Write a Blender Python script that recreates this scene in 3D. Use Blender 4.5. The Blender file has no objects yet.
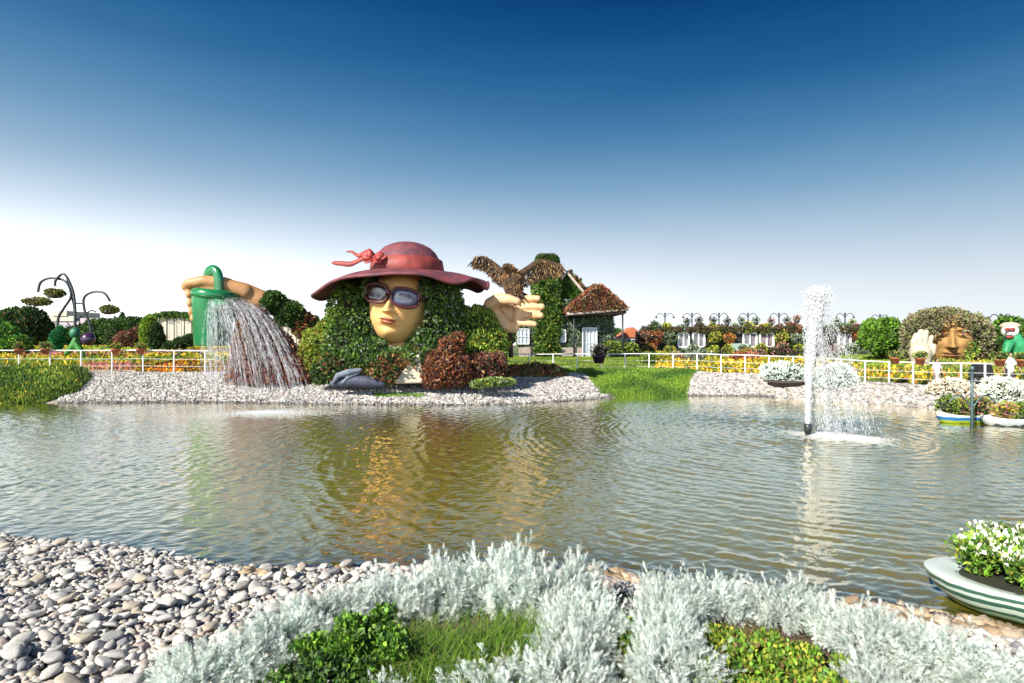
import bpy, math, random
import numpy as np
from mathutils import Vector, Matrix
R = math.radians
rng = np.random.default_rng(11)
random.seed(5)
scene = bpy.context.scene
COL = scene.collection

# ------------------------------------------------------------------ camera
EYE = 2.6; F = 569.0; HOR = 345.0
cam_d = bpy.data.cameras.new('camera'); cam = bpy.data.objects.new('camera', cam_d); COL.objects.link(cam)
cam.location = (0, 0, EYE); cam.rotation_euler = (R(90), 0, 0)
cam_d.sensor_width = 36; cam_d.lens = 36*F/1024; cam_d.shift_y = (HOR-341.5)/1024
cam_d.clip_start = 0.1; cam_d.clip_end = 4000
scene.camera = cam

# ------------------------------------------------------------------ sky, sun, exposure
SUN_EL, SUN_AZ = 34, -138          # azimuth measured from +Y towards +X: low, on the left, a little behind
w = bpy.data.worlds.new('World'); scene.world = w; w.use_nodes = True
nt = w.node_tree; nt.nodes.clear()
sky = nt.nodes.new('ShaderNodeTexSky'); sky.sky_type = 'NISHITA'; sky.sun_disc = False
sky.sun_elevation = R(SUN_EL); sky.sun_rotation = R(SUN_AZ)
sky.air_density = 1.0; sky.dust_density = 1.3; sky.ozone_density = 4.0
def wn(kind, **kw):
    q = nt.nodes.new(kind)
    for k, v in kw.items(): setattr(q, k, v)
    return q
pre = wn('ShaderNodeVectorMath', operation='MULTIPLY'); pre.inputs[1].default_value = (.15, .15, .15)
gm = wn('ShaderNodeGamma'); gm.inputs[1].default_value = 1.4
post = wn('ShaderNodeVectorMath', operation='MULTIPLY'); post.inputs[1].default_value = (.0, .12, .06)
# bright desert haze low in the sky, brighter towards the sun's side
geo = wn('ShaderNodeTexCoord'); sep = wn('ShaderNodeSeparateXYZ'); nt.links.new(geo.outputs['Generated'], sep.inputs[0])
def mth(op, a_, b_=None, c_=None):
    q = wn('ShaderNodeMath', operation=op)
    for i, v in enumerate((a_, b_, c_)):
        if v is None: continue
        if isinstance(v, (int, float)): q.inputs[i].default_value = v
        else: nt.links.new(v, q.inputs[i])
    return q.outputs[0]
zz = mth('MAXIMUM', sep.outputs[2], 0.0)
mpg = wn('ShaderNodeMapping'); mpg.inputs['Scale'].default_value = (1.6, 1.6, 9.0); nt.links.new(geo.outputs['Generated'], mpg.inputs[0])
wisp = wn('ShaderNodeTexNoise'); wisp.inputs['Scale'].default_value = 1.5; wisp.inputs['Detail'].default_value = 5; nt.links.new(mpg.outputs[0], wisp.inputs['Vector'])
side = mth('ADD', mth('MULTIPLY_ADD', sep.outputs[0], -.15, .94), mth('MULTIPLY', wisp.outputs[0], .12))      # the haze layer stands higher to the left
hz = wn('ShaderNodeCombineXYZ')
back = mth('MULTIPLY_ADD', mth('MAXIMUM', mth('MULTIPLY', sep.outputs[1], -1.0), 0.0), 2.2, 1.0)     # haze brightened behind the camera, added as fill for camera-facing surfaces
left = mth('POWER', mth('MAXIMUM', mth('MULTIPLY_ADD', sep.outputs[0], -.5, .5), 0.0), 2.0)
glow = mth('MULTIPLY', mth('MULTIPLY', left, 7.0), mth('POWER', 2.718, mth('MULTIPLY', mth('POWER', mth('DIVIDE', zz, .15), 2.0), -1.0)))
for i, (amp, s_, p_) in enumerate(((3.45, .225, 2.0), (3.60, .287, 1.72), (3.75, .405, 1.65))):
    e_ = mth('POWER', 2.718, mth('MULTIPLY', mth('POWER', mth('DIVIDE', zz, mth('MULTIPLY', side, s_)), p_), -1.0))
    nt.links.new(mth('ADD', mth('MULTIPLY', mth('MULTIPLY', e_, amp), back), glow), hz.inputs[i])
mix = wn('ShaderNodeVectorMath', operation='ADD')
bg = wn('ShaderNodeBackground'); bg.inputs[1].default_value = 0.12; wo = wn('ShaderNodeOutputWorld')
nt.links.new(sky.outputs[0], pre.inputs[0]); nt.links.new(pre.outputs[0], gm.inputs[0]); nt.links.new(gm.outputs[0], post.inputs[0])
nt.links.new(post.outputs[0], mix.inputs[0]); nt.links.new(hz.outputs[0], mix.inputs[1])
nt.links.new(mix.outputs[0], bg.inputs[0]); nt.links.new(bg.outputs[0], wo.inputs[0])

sd = bpy.data.lights.new('sun', 'SUN'); sun = bpy.data.objects.new('sun', sd); COL.objects.link(sun)
sd.energy = 4.3; sd.angle = R(0.6); sd.color = (1.0, 0.93, 0.82)
sdir = Vector((math.sin(R(SUN_AZ))*math.cos(R(SUN_EL)), math.cos(R(SUN_AZ))*math.cos(R(SUN_EL)), math.sin(R(SUN_EL))))
sun.rotation_euler = sdir.to_track_quat('Z', 'Y').to_euler()
scene.view_settings.view_transform = 'Standard'
scene.view_settings.look = 'None'
scene.view_settings.exposure = 1.05
scene.view_settings.gamma = 1.0
scene.render.engine = 'CYCLES'
scene.cycles.max_bounces = 6; scene.cycles.transparent_max_bounces = 12
scene.cycles.caustics_reflective = False; scene.cycles.caustics_refractive = False

# ------------------------------------------------------------------ terrain functions
ILX = lambda pts: (np.array([p[0] for p in pts], float), np.array([p[1] for p in pts], float))
near_pts = ILX([(-60, 14), (-35, 10.5), (-12, 8.3), (-6.8, 7.6), (-4.8, 7.2), (-2.85, 6.45), (-1.9, 6.55), (1.0, 6.5), (2.0, 6.05), (3.3, 5.6), (4.2, 5.3), (5.0, 4.9), (8, 4.2), (20, 5), (40, 12)])
far_pts = ILX([(-60, 15), (-40, 22), (-26, 25.4), (-20, 25.4), (-14, 25.6), (-8, 24.8), (-3, 24.4), (0, 24.9), (3, 26.6), (5.6, 28.6), (9, 29.0), (12.5, 28.6), (14.5, 26.6), (16, 24.8), (18, 22.6), (19.3, 21.2), (30, 18), (40, 13)])
fence_pts = ILX([(-60, 36), (-29, 32.5), (-15, 31), (-6, 33), (0, 34), (11.2, 34), (15.7, 31), (16.8, 28.6), (18.6, 26), (22, 24.2), (30, 23), (60, 22)])
zb_pts = ILX([(-60, 1.1), (-8, 1.08), (-4, .95), (0, .95), (11, .98), (15.7, .85), (16.8, .75), (18.6, .68), (30, .65)])
sm = lambda t: np.clip(t, 0, 1)**2*(3-2*np.clip(t, 0, 1))
def terrain(x, y):
    x = np.asarray(x, float); y = np.asarray(y, float)
    yn = np.interp(x, *near_pts); yf = np.interp(x, *far_pts); ff = np.interp(x, *fence_pts)-.4; zb = np.interp(x, *zb_pts)
    ff = np.maximum(ff, yf+1.2)
    inner = -1.1*(1-np.exp(-0.45*np.maximum(np.minimum(y-yn, yf-y), 0)))
    nearz = np.minimum(.125*(yn-y), .95)
    t = (y-yf)/(ff-yf)
    bank = zb*np.clip(1-(1-np.clip(t, 0, 1))**1.7, 0, 1)
    back = np.clip((y-ff-1.2)*.052, 0, 1)*.95
    z = np.where(y < yn, nearz, np.where(y < yf, inner, bank+back))
    z = z+.02*np.sin(x*2.1+y)*np.sin(y*1.7-x*.6)*(y < 60)
    return z
def H(x, y): return float(terrain(x, y))
def at(px, Y, py):            # a point at depth Y seen at this pixel
    return np.array([(px-512)*Y/F, Y, EYE-(py-HOR)*Y/F])
def ground(px, Y, dz=0):      # the ground below that column at depth Y
    x = (px-512)*Y/F
    return np.array([x, Y, H(x, Y)+dz])

# ------------------------------------------------------------------ materials
MATS = {}
def srgb(h):
    v = [int(h[i:i+2], 16)/255 for i in (0, 2, 4)]
    return tuple(((c/12.92) if c <= .04045 else ((c+.055)/1.055)**2.4) for c in v)
def newmat(name):
    m = bpy.data.materials.new(name); m.use_nodes = True; n = m.node_tree; n.nodes.clear()
    out = n.nodes.new('ShaderNodeOutputMaterial'); return m, n, out
def solid(name, c, rough=.6, var=.25, scale=8., bump=.0, bscale=40., metal=0., spec=.5, c2=None, detail=5, coat=0.):
    m, n, out = newmat(name)
    b = n.nodes.new('ShaderNodeBsdfPrincipled'); b.inputs['Roughness'].default_value = rough; b.inputs['Metallic'].default_value = metal
    b.inputs['Specular IOR Level'].default_value = spec; b.inputs['Coat Weight'].default_value = coat
    tc = n.nodes.new('ShaderNodeTexCoord')
    no = n.nodes.new('ShaderNodeTexNoise'); no.inputs['Scale'].default_value = scale; no.inputs['Detail'].default_value = detail
    n.links.new(tc.outputs['Object'], no.inputs['Vector'])
    mx = n.nodes.new('ShaderNodeMix'); mx.data_type = 'RGBA'
    c2 = c2 or tuple(k*(1-var) for k in c); c1 = tuple(min(1, k*(1+var*.6)) for k in c)
    mx.inputs[6].default_value = (*c2, 1); mx.inputs[7].default_value = (*c1, 1)
    mr = n.nodes.new('ShaderNodeMapRange'); mr.inputs[1].default_value = .3; mr.inputs[2].default_value = .7
    n.links.new(no.outputs[0], mr.inputs[0]); n.links.new(mr.outputs[0], mx.inputs[0]); n.links.new(mx.outputs[2], b.inputs['Base Color'])
    if bump:
        n2 = n.nodes.new('ShaderNodeTexNoise'); n2.inputs['Scale'].default_value = bscale; n2.inputs['Detail'].default_value = 6
        n.links.new(tc.outputs['Object'], n2.inputs['Vector'])
        bp = n.nodes.new('ShaderNodeBump'); bp.inputs['Strength'].default_value = bump; bp.inputs['Distance'].default_value = .05
        n.links.new(n2.outputs[0], bp.inputs['Height']); n.links.new(bp.outputs[0], b.inputs['Normal'])
    n.links.new(b.outputs[0], out.inputs[0]); MATS[name] = m; return m
def attr_mat(name, rough=.55, trans=.25, spec=.4, bump=0, bscale=30, var=.2, vscale=6.):
    """colour comes from the 'col' attribute of each leaf / stone"""
    m, n, out = newmat(name)
    a = n.nodes.new('ShaderNodeAttribute'); a.attribute_name = 'col'
    tc = n.nodes.new('ShaderNodeTexCoord')
    no = n.nodes.new('ShaderNodeTexNoise'); no.inputs['Scale'].default_value = vscale; no.inputs['Detail'].default_value = 5
    n.links.new(tc.outputs['Object'], no.inputs['Vector'])
    mr = n.nodes.new('ShaderNodeMapRange'); mr.inputs[1].default_value = .25; mr.inputs[2].default_value = .75
    mr.inputs[3].default_value = 1-var; mr.inputs[4].default_value = 1+var
    n.links.new(no.outputs[0], mr.inputs[0])
    vm = n.nodes.new('ShaderNodeVectorMath'); vm.operation = 'SCALE'
    n.links.new(a.outputs['Color'], vm.inputs[0]); n.links.new(mr.outputs[0], vm.inputs['Scale'])
    b = n.nodes.new('ShaderNodeBsdfPrincipled'); b.inputs['Roughness'].default_value = rough; b.inputs['Specular IOR Level'].default_value = spec
    n.links.new(vm.outputs[0], b.inputs['Base Color'])
    if bump:
        n2 = n.nodes.new('ShaderNodeTexNoise'); n2.inputs['Scale'].default_value = bscale; n2.inputs['Detail'].default_value = 8
        n.links.new(tc.outputs['Object'], n2.inputs['Vector'])
        bp = n.nodes.new('ShaderNodeBump'); bp.inputs['Strength'].default_value = bump; bp.inputs['Distance'].default_value = .03
        n.links.new(n2.outputs[0], bp.inputs['Height']); n.links.new(bp.outputs[0], b.inputs['Normal'])
    if trans:
        t = n.nodes.new('ShaderNodeBsdfTranslucent'); n.links.new(vm.outputs[0], t.inputs[0])
        ms = n.nodes.new('ShaderNodeMixShader'); ms.inputs[0].default_value = trans
        n.links.new(b.outputs[0], ms.inputs[1]); n.links.new(t.outputs[0], ms.inputs[2]); n.links.new(ms.outputs[0], out.inputs[0])
    else: n.links.new(b.outputs[0], out.inputs[0])
    MATS[name] = m; return m
LEAF = attr_mat('leaf'); PETAL = attr_mat('petal', trans=.4, rough=.6); SILVER = attr_mat('silver_leaf', rough=.75, trans=.3, var=.1)
STONE = attr_mat('river_stone', rough=.72, trans=0, bump=.35, bscale=22, var=.22, vscale=9)
CORE = solid('planted_soil', (.022, .026, .012), rough=.95, var=.4, scale=6, bump=.6, bscale=20)
WHITEP = solid('white_paint', (.78, .78, .76), rough=.4, var=.06)
DARKM = solid('dark_metal', (.035, .045, .05), rough=.4, var=.3, metal=.3)
SKIN = solid('painted_skin', (.72, .42, .16), rough=.6, var=.16, scale=1.6, bump=.15, bscale=12)
SKIN2 = solid('pale_painted_skin', (.62, .40, .22), rough=.55, var=.12, scale=1.2, bump=.08, bscale=18)
SKIN3 = solid('cream_painted_hand', (.50, .44, .32), rough=.6, var=.10, scale=2., bump=.1, bscale=18)
TANSKIN = solid('tan_painted_skin', (.50, .26, .11), rough=.5, var=.18, scale=1.6, bump=.08, bscale=18)
LIP = solid('lip_paint', (.34, .09, .045), rough=.4, var=.15)
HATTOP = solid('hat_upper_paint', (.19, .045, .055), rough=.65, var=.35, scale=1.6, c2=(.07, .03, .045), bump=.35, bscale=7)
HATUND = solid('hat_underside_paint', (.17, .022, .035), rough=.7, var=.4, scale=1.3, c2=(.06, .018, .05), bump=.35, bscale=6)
RIBBON = solid('ribbon_paint', (.28, .045, .035), rough=.6, var=.45, scale=2.)
FRAME = solid('glasses_frame', (.085, .016, .02), rough=.3, var=.2)
CANG = solid('green_can_paint', (.012, .17, .055), rough=.28, var=.25, scale=1.5, coat=.4)
TERRA = solid('terracotta', (.45, .14, .06), rough=.8, var=.2)
BARK = solid('bark', (.07, .05, .035), rough=.95, var=.4, scale=14, bump=.8)
STONEW = solid('wall_stone', (.34, .29, .24), rough=.9, var=.3, scale=9, bump=.5)
BEIGE = solid('beige_panel', (.50, .47, .38), rough=.85, var=.15, scale=3)
BLACKW = solid('dark_cladding', (.022, .018, .018), rough=.85, var=.4, scale=5)
GLASSW = solid('window_glass', (.10, .13, .16), rough=.08, var=.4, scale=2.5, spec=.8)
def glassy(name, c, rough=.08):
    return solid(name, c, rough=rough, var=.1, spec=.9, coat=.5)
LENS = glassy('blue_grey_lens', (.07, .07, .13), .22); LENS2 = glassy('dark_lens', (.035, .015, .02), .25)

# ------------------------------------------------------------------ mesh collector
def nrm(a): return a/np.maximum(np.linalg.norm(a, axis=-1, keepdims=True), 1e-9)
class G:
    def __init__(s): s.v = []; s.f = []; s.c = []; s.n = 0; s.m = []
    def add(s, v, f, col=(.5, .5, .5), m=0):
        v = np.asarray(v, float).reshape(-1, 3); f = np.asarray(f, np.int64)
        col = np.asarray(col, float)
        if col.ndim == 1: col = np.tile(col, (len(v), 1))
        s.v.append(v); s.c.append(col); s.f.append(f+s.n); s.m.append(np.full(len(f), m)); s.n += len(v); return s
    def box(s, c, size, rz=0, col=(.5, .5, .5), m=0, top=1.0, rx=0, ry=0):
        a = np.array([[x, y, z] for z in (-.5, .5) for y in (-.5, .5) for x in (-.5, .5)], float)
        a[4:, :2] *= top
        a = a*np.array(size)
        M = np.array(Matrix.Rotation(rz, 3, 'Z') @ Matrix.Rotation(ry, 3, 'Y') @ Matrix.Rotation(rx, 3, 'X'))
        a = a @ M.T + np.array(c)
        return s.add(a, [[0, 2, 3, 1], [4, 5, 7, 6], [0, 1, 5, 4], [1, 3, 7, 5], [3, 2, 6, 7], [2, 0, 4, 6]], col, m)
    def tube(s, pts, r, k=10, col=(.5, .5, .5), m=0, flat=1.0):
        pts = np.asarray(pts, float); n = len(pts); r = np.broadcast_to(np.asarray(r, float), (n,))
        t = nrm(np.gradient(pts, axis=0)); u = np.zeros((n, 3))
        ref = np.array([0, 0, 1.]) if abs(t[0][2]) < .9 else np.array([1., 0, 0])
        u[0] = nrm(np.cross(t[0], ref))
        for i in range(1, n): u[i] = nrm(u[i-1]-t[i]*np.dot(u[i-1], t[i]))
        w_ = np.cross(t, u); a = np.linspace(0, 2*np.pi, k, endpoint=False)
        V = pts[:, None]+r[:, None, None]*(np.cos(a)[None, :, None]*u[:, None]+flat*np.sin(a)[None, :, None]*w_[:, None])
        V = V.reshape(-1, 3); I = np.arange(n-1)[:, None]*k; J = np.arange(k)[None]; J2 = (J+1) % k
        f = np.stack([I+J, I+J2, I+k+J2, I+k+J], -1).reshape(-1, 4)
        base = s.n; s.add(V, f, col, m)
        s.add([pts[0], pts[-1]], np.zeros((0, 4), int), col, m)
        c0 = base+n*k
        j = np.arange(k); j2 = (j+1) % k
        s.f.append(np.stack([np.full(k, c0), base+j2, base+j], -1)); s.m.append(np.full(k, m))
        s.f.append(np.stack([np.full(k, c0+1), base+(n-1)*k+j, base+(n-1)*k+j2], -1)); s.m.append(np.full(k, m))
        return s
    def lathe(s, c, prof, k=24, col=(.5, .5, .5), m=0, sx=1, sy=1):
        prof = np.asarray(prof, float); a = np.linspace(0, 2*np.pi, k, endpoint=False); n = len(prof)
        V = np.stack([prof[:, 0:1]*np.cos(a)*sx, prof[:, 0:1]*np.sin(a)*sy, np.repeat(prof[:, 1:2], k, 1)], -1).reshape(-1, 3)+np.array(c)
        I = np.arange(n-1)[:, None]*k; J = np.arange(k)[None]; J2 = (J+1) % k
        return s.add(V, np.stack([I+J, I+J2, I+k+J2, I+k+J], -1).reshape(-1, 4), col, m)
    def ell(s, c, r, k=16, col=(.5, .5, .5), m=0, jit=0):
        th = np.linspace(-np.pi/2+.02, np.pi/2-.02, k//2+1); a = np.linspace(0, 2*np.pi, k, endpoint=False)
        V = np.stack([np.cos(th)[:, None]*np.cos(a), np.cos(th)[:, None]*np.sin(a), np.repeat(np.sin(th)[:, None], k, 1)], -1).reshape(-1, 3)
        if jit: V = V*(1+jit*np.sin(V[:, :1]*5+c[0])*np.sin(V[:, 1:2]*6+c[1])*np.sin(V[:, 2:]*5+c[2])*2)
        n = len(th); V = V*np.array(r)+np.array(c)
        I = np.arange(n-1)[:, None]*k; J = np.arange(k)[None]; J2 = (J+1) % k
        return s.add(V, np.stack([I+J, I+J2, I+k+J2, I+k+J], -1).reshape(-1, 4), col, m)
    def leaves(s, P, N, size, pal, up=.3, wid=.45, spread=.8, m=0, fold=.12, bright=.25):
        n = len(P)
        if n == 0: return s
        d = nrm(N+spread*rng.normal(size=(n, 3))+np.array([0, 0, up])); sz = size*(.6+.8*rng.random(n))[:, None]
        side = nrm(np.cross(d, rng.normal(size=(n, 3))+N*.5)); up_ = np.cross(side, d)
        b = P-d*sz*.2; mid = P+d*sz*.35
        V = np.stack([b, mid+side*sz*wid*.5+up_*sz*fold, P+d*sz*.85, mid-side*sz*wid*.5+up_*sz*fold], 1).reshape(-1, 3)
        f = np.arange(n*4).reshape(-1, 4)
        pal = np.asarray(pal, float)
        c = 1.5*pal[rng.integers(0, len(pal), n)]*(1+bright*rng.normal(size=(n, 1))).clip(.4, 1.8)
        return s.add(V, f, np.repeat(c, 4, 0), m)
    def build(s, name, mats, parent=None, smooth=False):
        me = bpy.data.meshes.new(name); V = np.concatenate(s.v); Cc = np.concatenate(s.c)
        if len(Cc) < len(V): Cc = np.vstack([Cc, np.tile(Cc[-1], (len(V)-len(Cc), 1))])
        me.vertices.add(len(V)); me.vertices.foreach_set('co', V.ravel())
        lt = np.concatenate([np.full(len(f), f.shape[1]) for f in s.f if len(f)]); lv = np.concatenate([f.ravel() for f in s.f if len(f)])
        mi = np.concatenate([q for q in s.m if len(q)])
        me.loops.add(len(lv)); me.loops.foreach_set('vertex_index', lv.astype(np.int32))
        me.polygons.add(len(lt)); me.polygons.foreach_set('loop_start', np.concatenate([[0], np.cumsum(lt)[:-1]]).astype(np.int32))
        me.polygons.foreach_set('loop_total', lt.astype(np.int32)); me.polygons.foreach_set('material_index', mi.astype(np.int32))
        me.polygons.foreach_set('use_smooth', np.full(len(lt), bool(smooth)))
        at_ = me.attributes.new('col', 'FLOAT_COLOR', 'POINT'); at_.data.foreach_set('color', np.hstack([Cc, np.ones((len(V), 1))]).ravel())
        me.update(calc_edges=True); me.validate()
        for m in (mats if isinstance(mats, (list, tuple)) else [mats]): me.materials.append(m)
        return link(name, me, parent)
def link(name, data, parent=None):
    o = bpy.data.objects.new(name, data); COL.objects.link(o)
    if parent is not None:
        o.parent = parent; o.matrix_parent_inverse = Matrix.Translation(-Vector(parent.location))
    return o
def thing(name, label, cat, loc=(0, 0, 0), group=None):
    o = bpy.data.objects.new(name, None); COL.objects.link(o); o.location = [float(k) for k in loc]; o.empty_display_size = .3
    return tag(o, label, cat, group)
def tag(o, label, cat, group=None, kind=None):
    o['label'] = label; o['category'] = cat
    if group: o['group'] = group
    if kind: o['kind'] = kind
    return o
def struct(o): o['kind'] = 'structure'; return o
def stuff(o, label, cat): return tag(o, label, cat, kind='stuff')
def remesh(g, name, mat, parent, voxel=.05, smooth_it=6):
    """fuse overlapping shapes into one continuous surface"""
    o = g.build(name, mat, parent, True)
    r = o.modifiers.new('r', 'REMESH'); r.mode = 'VOXEL'; r.voxel_size = voxel; r.use_smooth_shade = True
    sm_ = o.modifiers.new('s', 'SMOOTH'); sm_.factor = .5; sm_.iterations = smooth_it
    dg = bpy.context.evaluated_depsgraph_get(); me = bpy.data.meshes.new_from_object(o.evaluated_get(dg))
    o.modifiers.clear(); old = o.data; o.data = me; me.name = name
    if not me.materials: me.materials.append(mat)
    bpy.data.meshes.remove(old); return o
def capsule(g, pts, rs, k=14):
    pts = np.asarray(pts, float); rs = np.asarray(rs, float)
    # resample, with rounded ends
    P = [pts[0]]; Q = [rs[0]]
    for i in range(len(pts)-1):
        for t in (.34, .67, 1.): P.append(pts[i]*(1-t)+pts[i+1]*t); Q.append(rs[i]*(1-t)+rs[i+1]*t)
    g.tube(P, Q, k); g.ell(pts[0], [rs[0]]*3, k); g.ell(pts[-1], [rs[-1]]*3, k)
    for p, r in zip(pts[1:-1], rs[1:-1]): g.ell(p, [r]*3, k)
    return g

# palettes (real leaf colours, linear)
P_GREEN = [(.045, .10, .018), (.07, .14, .022), (.03, .075, .015), (.09, .16, .03)]
P_DARK = [(.018, .045, .014), (.03, .065, .016), (.012, .032, .012), (.05, .085, .02)]
P_LIME = [(.16, .24, .03), (.22, .28, .035), (.10, .18, .025), (.28, .27, .04)]
P_GRASS = [(.08, .19, .015), (.12, .26, .02), (.06, .14, .015), (.17, .30, .03)]
P_RED = [(.14, .03, .025), (.22, .06, .035), (.09, .025, .022), (.28, .11, .06)]
P_MAR = [(.085, .025, .03), (.13, .045, .05), (.05, .018, .022), (.17, .08, .07), (.06, .05, .03)]
P_ORANGE = [(.40, .14, .03), (.30, .10, .03), (.22, .08, .03), (.45, .20, .05)]
P_YEL = [(.52, .40, .03), (.60, .45, .05), (.38, .28, .02), (.16, .18, .03)]
P_PINK = [(.50, .22, .18), (.45, .17, .17), (.40, .26, .14), (.30, .12, .12)]
P_GREY = [(.13, .17, .12), (.20, .24, .18), (.09, .12, .08), (.28, .30, .24)]
P_SILV = [(.63, .68, .64), (.72, .76, .72), (.53, .60, .56), (.42, .50, .44)]
P_WHITE = [(.75, .73, .66), (.66, .66, .58), (.52, .54, .42)]
P_BROWN = [(.12, .07, .03), (.20, .12, .05), (.07, .045, .025), (.26, .16, .07)]

def lumps(E, k, f=.4, seed=0, zmin=None):
    """smaller balls budding from the surface of bigger ones"""
    r_ = np.random.default_rng(seed); out = list(E)
    for i in range(k):
        e = E[r_.integers(0, len(E))]; d = r_.normal(size=3); d /= np.linalg.norm(d)
        if d[2] < -.3: d[2] *= -1
        s_ = f*(.6+.8*r_.random()); c = np.array(e[:3])+d*np.array(e[3:])*.8
        out.append((*c, *(np.array(e[3:])*s_)))
    return out
def shell(E, n, inside=.85, lo=.82, hi=1.05, zmin=-9, front=False):
    E = np.asarray(E, float); A = (E[:, 3]*E[:, 4]+E[:, 3]*E[:, 5]+E[:, 4]*E[:, 5]); idx = rng.choice(len(E), int(n*1.0), p=A/A.sum())
    d = nrm(rng.normal(size=(len(idx), 3))); f = lo+(hi-lo)*rng.random((len(idx), 1))**.6
    lump = .05*np.sin(d[:, :1]*9+idx[:, None])*np.sin(d[:, 1:2]*8)*np.sin(d[:, 2:]*9+2*idx[:, None])*2
    P = E[idx, :3]+d*E[idx, 3:]*(f+lump); N = nrm(d/E[idx, 3:])
    keep = P[:, 2] > zmin
    for e in E: 
        q = np.linalg.norm((P-e[:3])/e[3:], axis=1); keep &= q > inside*.93
    return P[keep], N[keep]
def bush(g, E, n, size, pal, core=.8, zmin=-9, wid=.5, spread=.8, m=0, cm=1, up=.3, lo=.8):
    P, N = shell(E, n, zmin=zmin, lo=lo); g.leaves(P, N, size, pal, wid=wid, spread=spread, m=m, up=up)
    if core:
        for e in E: g.ell(e[:3], np.array(e[3:])*core, 12, m=cm, jit=.05)
    return g
def mixpal(*ps): return [c for p in ps for c in p]

# ================================================================== SETTING
def axis(segs):
    out = []
    for a, b, n in segs: out += list(np.linspace(a, b, n, endpoint=False))
    return np.array(out+[segs[-1][1]])
def grid_obj(name, xs, ys, zf, mat, smooth=True, colf=None):
    X, Y = np.meshgrid(xs, ys); Z = zf(X, Y); V = np.stack([X, Y, Z], -1).reshape(-1, 3); nx = len(xs); ny = len(ys)
    I = np.arange(ny-1)[:, None]*nx+np.arange(nx-1)[None]
    f = np.stack([I, I+1, I+nx+1, I+nx], -1).reshape(-1, 4)
    g = G(); g.add(V, f, colf(X, Y).reshape(-1, 3) if colf else (.5, .5, .5)); return g.build(name, mat, None, smooth)
# ground: soil near the water, sandy path, turf further back (colour from masks of position in the plan)
gmat = attr_mat('ground_soil', rough=.95, trans=0, bump=.7, bscale=9, var=.35, vscale=1.4)
def gcol(X, Y):
    yn = np.interp(X, *near_pts); yf = np.interp(X, *far_pts); ff = np.interp(X, *fence_pts)
    c = np.zeros(X.shape+(3,)); c[:] = (.10, .15, .035)
    c[Y > 70] = (.16, .15, .08)
    path = (Y > ff-.2) & (Y < ff+2.0); c[path] = (.36, .29, .22)
    bank = (Y <= ff-.2) & (Y > yf-.5); c[bank] = (.28, .25, .20)
    bed = Y <= yf-.5; c[bed] = (.12, .10, .035)
    nr = Y < yn+.3; c[nr] = (.10, .075, .05)
    return c
xs = axis([(-900, -60, 20), (-60, -12, 110), (-12, 12, 200), (12, 30, 90), (30, 60, 40), (60, 900, 20)])
ys = axis([(-30, 2, 20), (2, 9, 90), (9, 22, 40), (22, 36, 150), (36, 70, 60), (70, 2000, 30)])
struct(grid_obj('ground', xs, ys, terrain, gmat, colf=gcol))

# ---- water: real waves in the mesh (rings from the jet and from the watering can's splash) + fine bump
JET = np.array([8.53, 16.4]); SPL = np.array([-9.5, 22.0])
def waves(X, Y):
    r_ = np.random.default_rng(3); Z = np.zeros_like(X)
    for c, amp, reach in ((JET, .9, 10.), (SPL, .5, 6.)):
        D = np.hypot(X-c[0], Y-c[1]); A = np.arctan2(Y-c[1], X-c[0])
        fall = np.exp(-D/reach)*np.clip(D/1.2, 0, 1)
        for k in range(9):
            L = .14+.30*r_.random()**1.3; ph = r_.random()*6.28
            wob = .5*np.sin(A*(3+k*2)+ph*3)+.35*np.sin(A*(7+k*3)-ph)
            Z += amp*.0050*L/.33*fall*np.sin(6.283*D/L+ph+wob*1.6)
    for k in range(46):
        L = .11+.5*r_.random()**2.5; th = R(200)+r_.normal()*.9; kx, ky = math.cos(th)*6.283/L, math.sin(th)*6.283/L
        Z += .0023*L**.8*np.sin(kx*X+ky*Y+r_.random()*6.28+.6*np.sin(.9*Y/L*.2+.8*X+k))
    return Z*(.98+.5*np.sin(X*.23+1.1*np.sin(Y*.31))*np.sin(Y*.37+.8*np.sin(X*.29)))
wm, n, out = newmat('pond_water')
a = n.nodes.new('ShaderNodeAttribute'); a.attribute_name = 'col'
sx = n.nodes.new('ShaderNodeSeparateColor'); n.links.new(a.outputs['Color'], sx.inputs[0])
tc = n.nodes.new('ShaderNodeTexCoord'); no = n.nodes.new('ShaderNodeTexNoise'); no.inputs['Scale'].default_value = 5.5; no.inputs['Detail'].default_value = 4
n.links.new(tc.outputs['Object'], no.inputs['Vector'])
bp = n.nodes.new('ShaderNodeBump'); bp.inputs['Strength'].default_value = .5; bp.inputs['Distance'].default_value = .025
n.links.new(no.outputs[0], bp.inputs['Height'])
gl = n.nodes.new('ShaderNodeBsdfGlossy'); gl.inputs['Roughness'].default_value = .05; gl.inputs['Color'].default_value = (1, .97, .88, 1)
df = n.nodes.new('ShaderNodeBsdfDiffuse'); df.inputs['Color'].default_value = (.36, .30, .03, 1)
tr = n.nodes.new('ShaderNodeBsdfTransparent'); tr.inputs['Color'].default_value = (.80, .74, .50, 1)
mb = n.nodes.new('ShaderNodeMixShader'); n.links.new(sx.outputs[0], mb.inputs[0]); n.links.new(tr.outputs[0], mb.inputs[1]); n.links.new(df.outputs[0], mb.inputs[2])
fr = n.nodes.new('ShaderNodeFresnel'); fr.inputs['IOR'].default_value = 1.5
for q in (gl, fr): n.links.new(bp.outputs[0], q.inputs['Normal'])
fm = n.nodes.new('ShaderNodeMapRange'); fm.inputs[1].default_value = 0; fm.inputs[2].default_value = .5; fm.inputs[3].default_value = .40; fm.inputs[4].default_value = 1.0; n.links.new(fr.outputs[0], fm.inputs[0])
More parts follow.
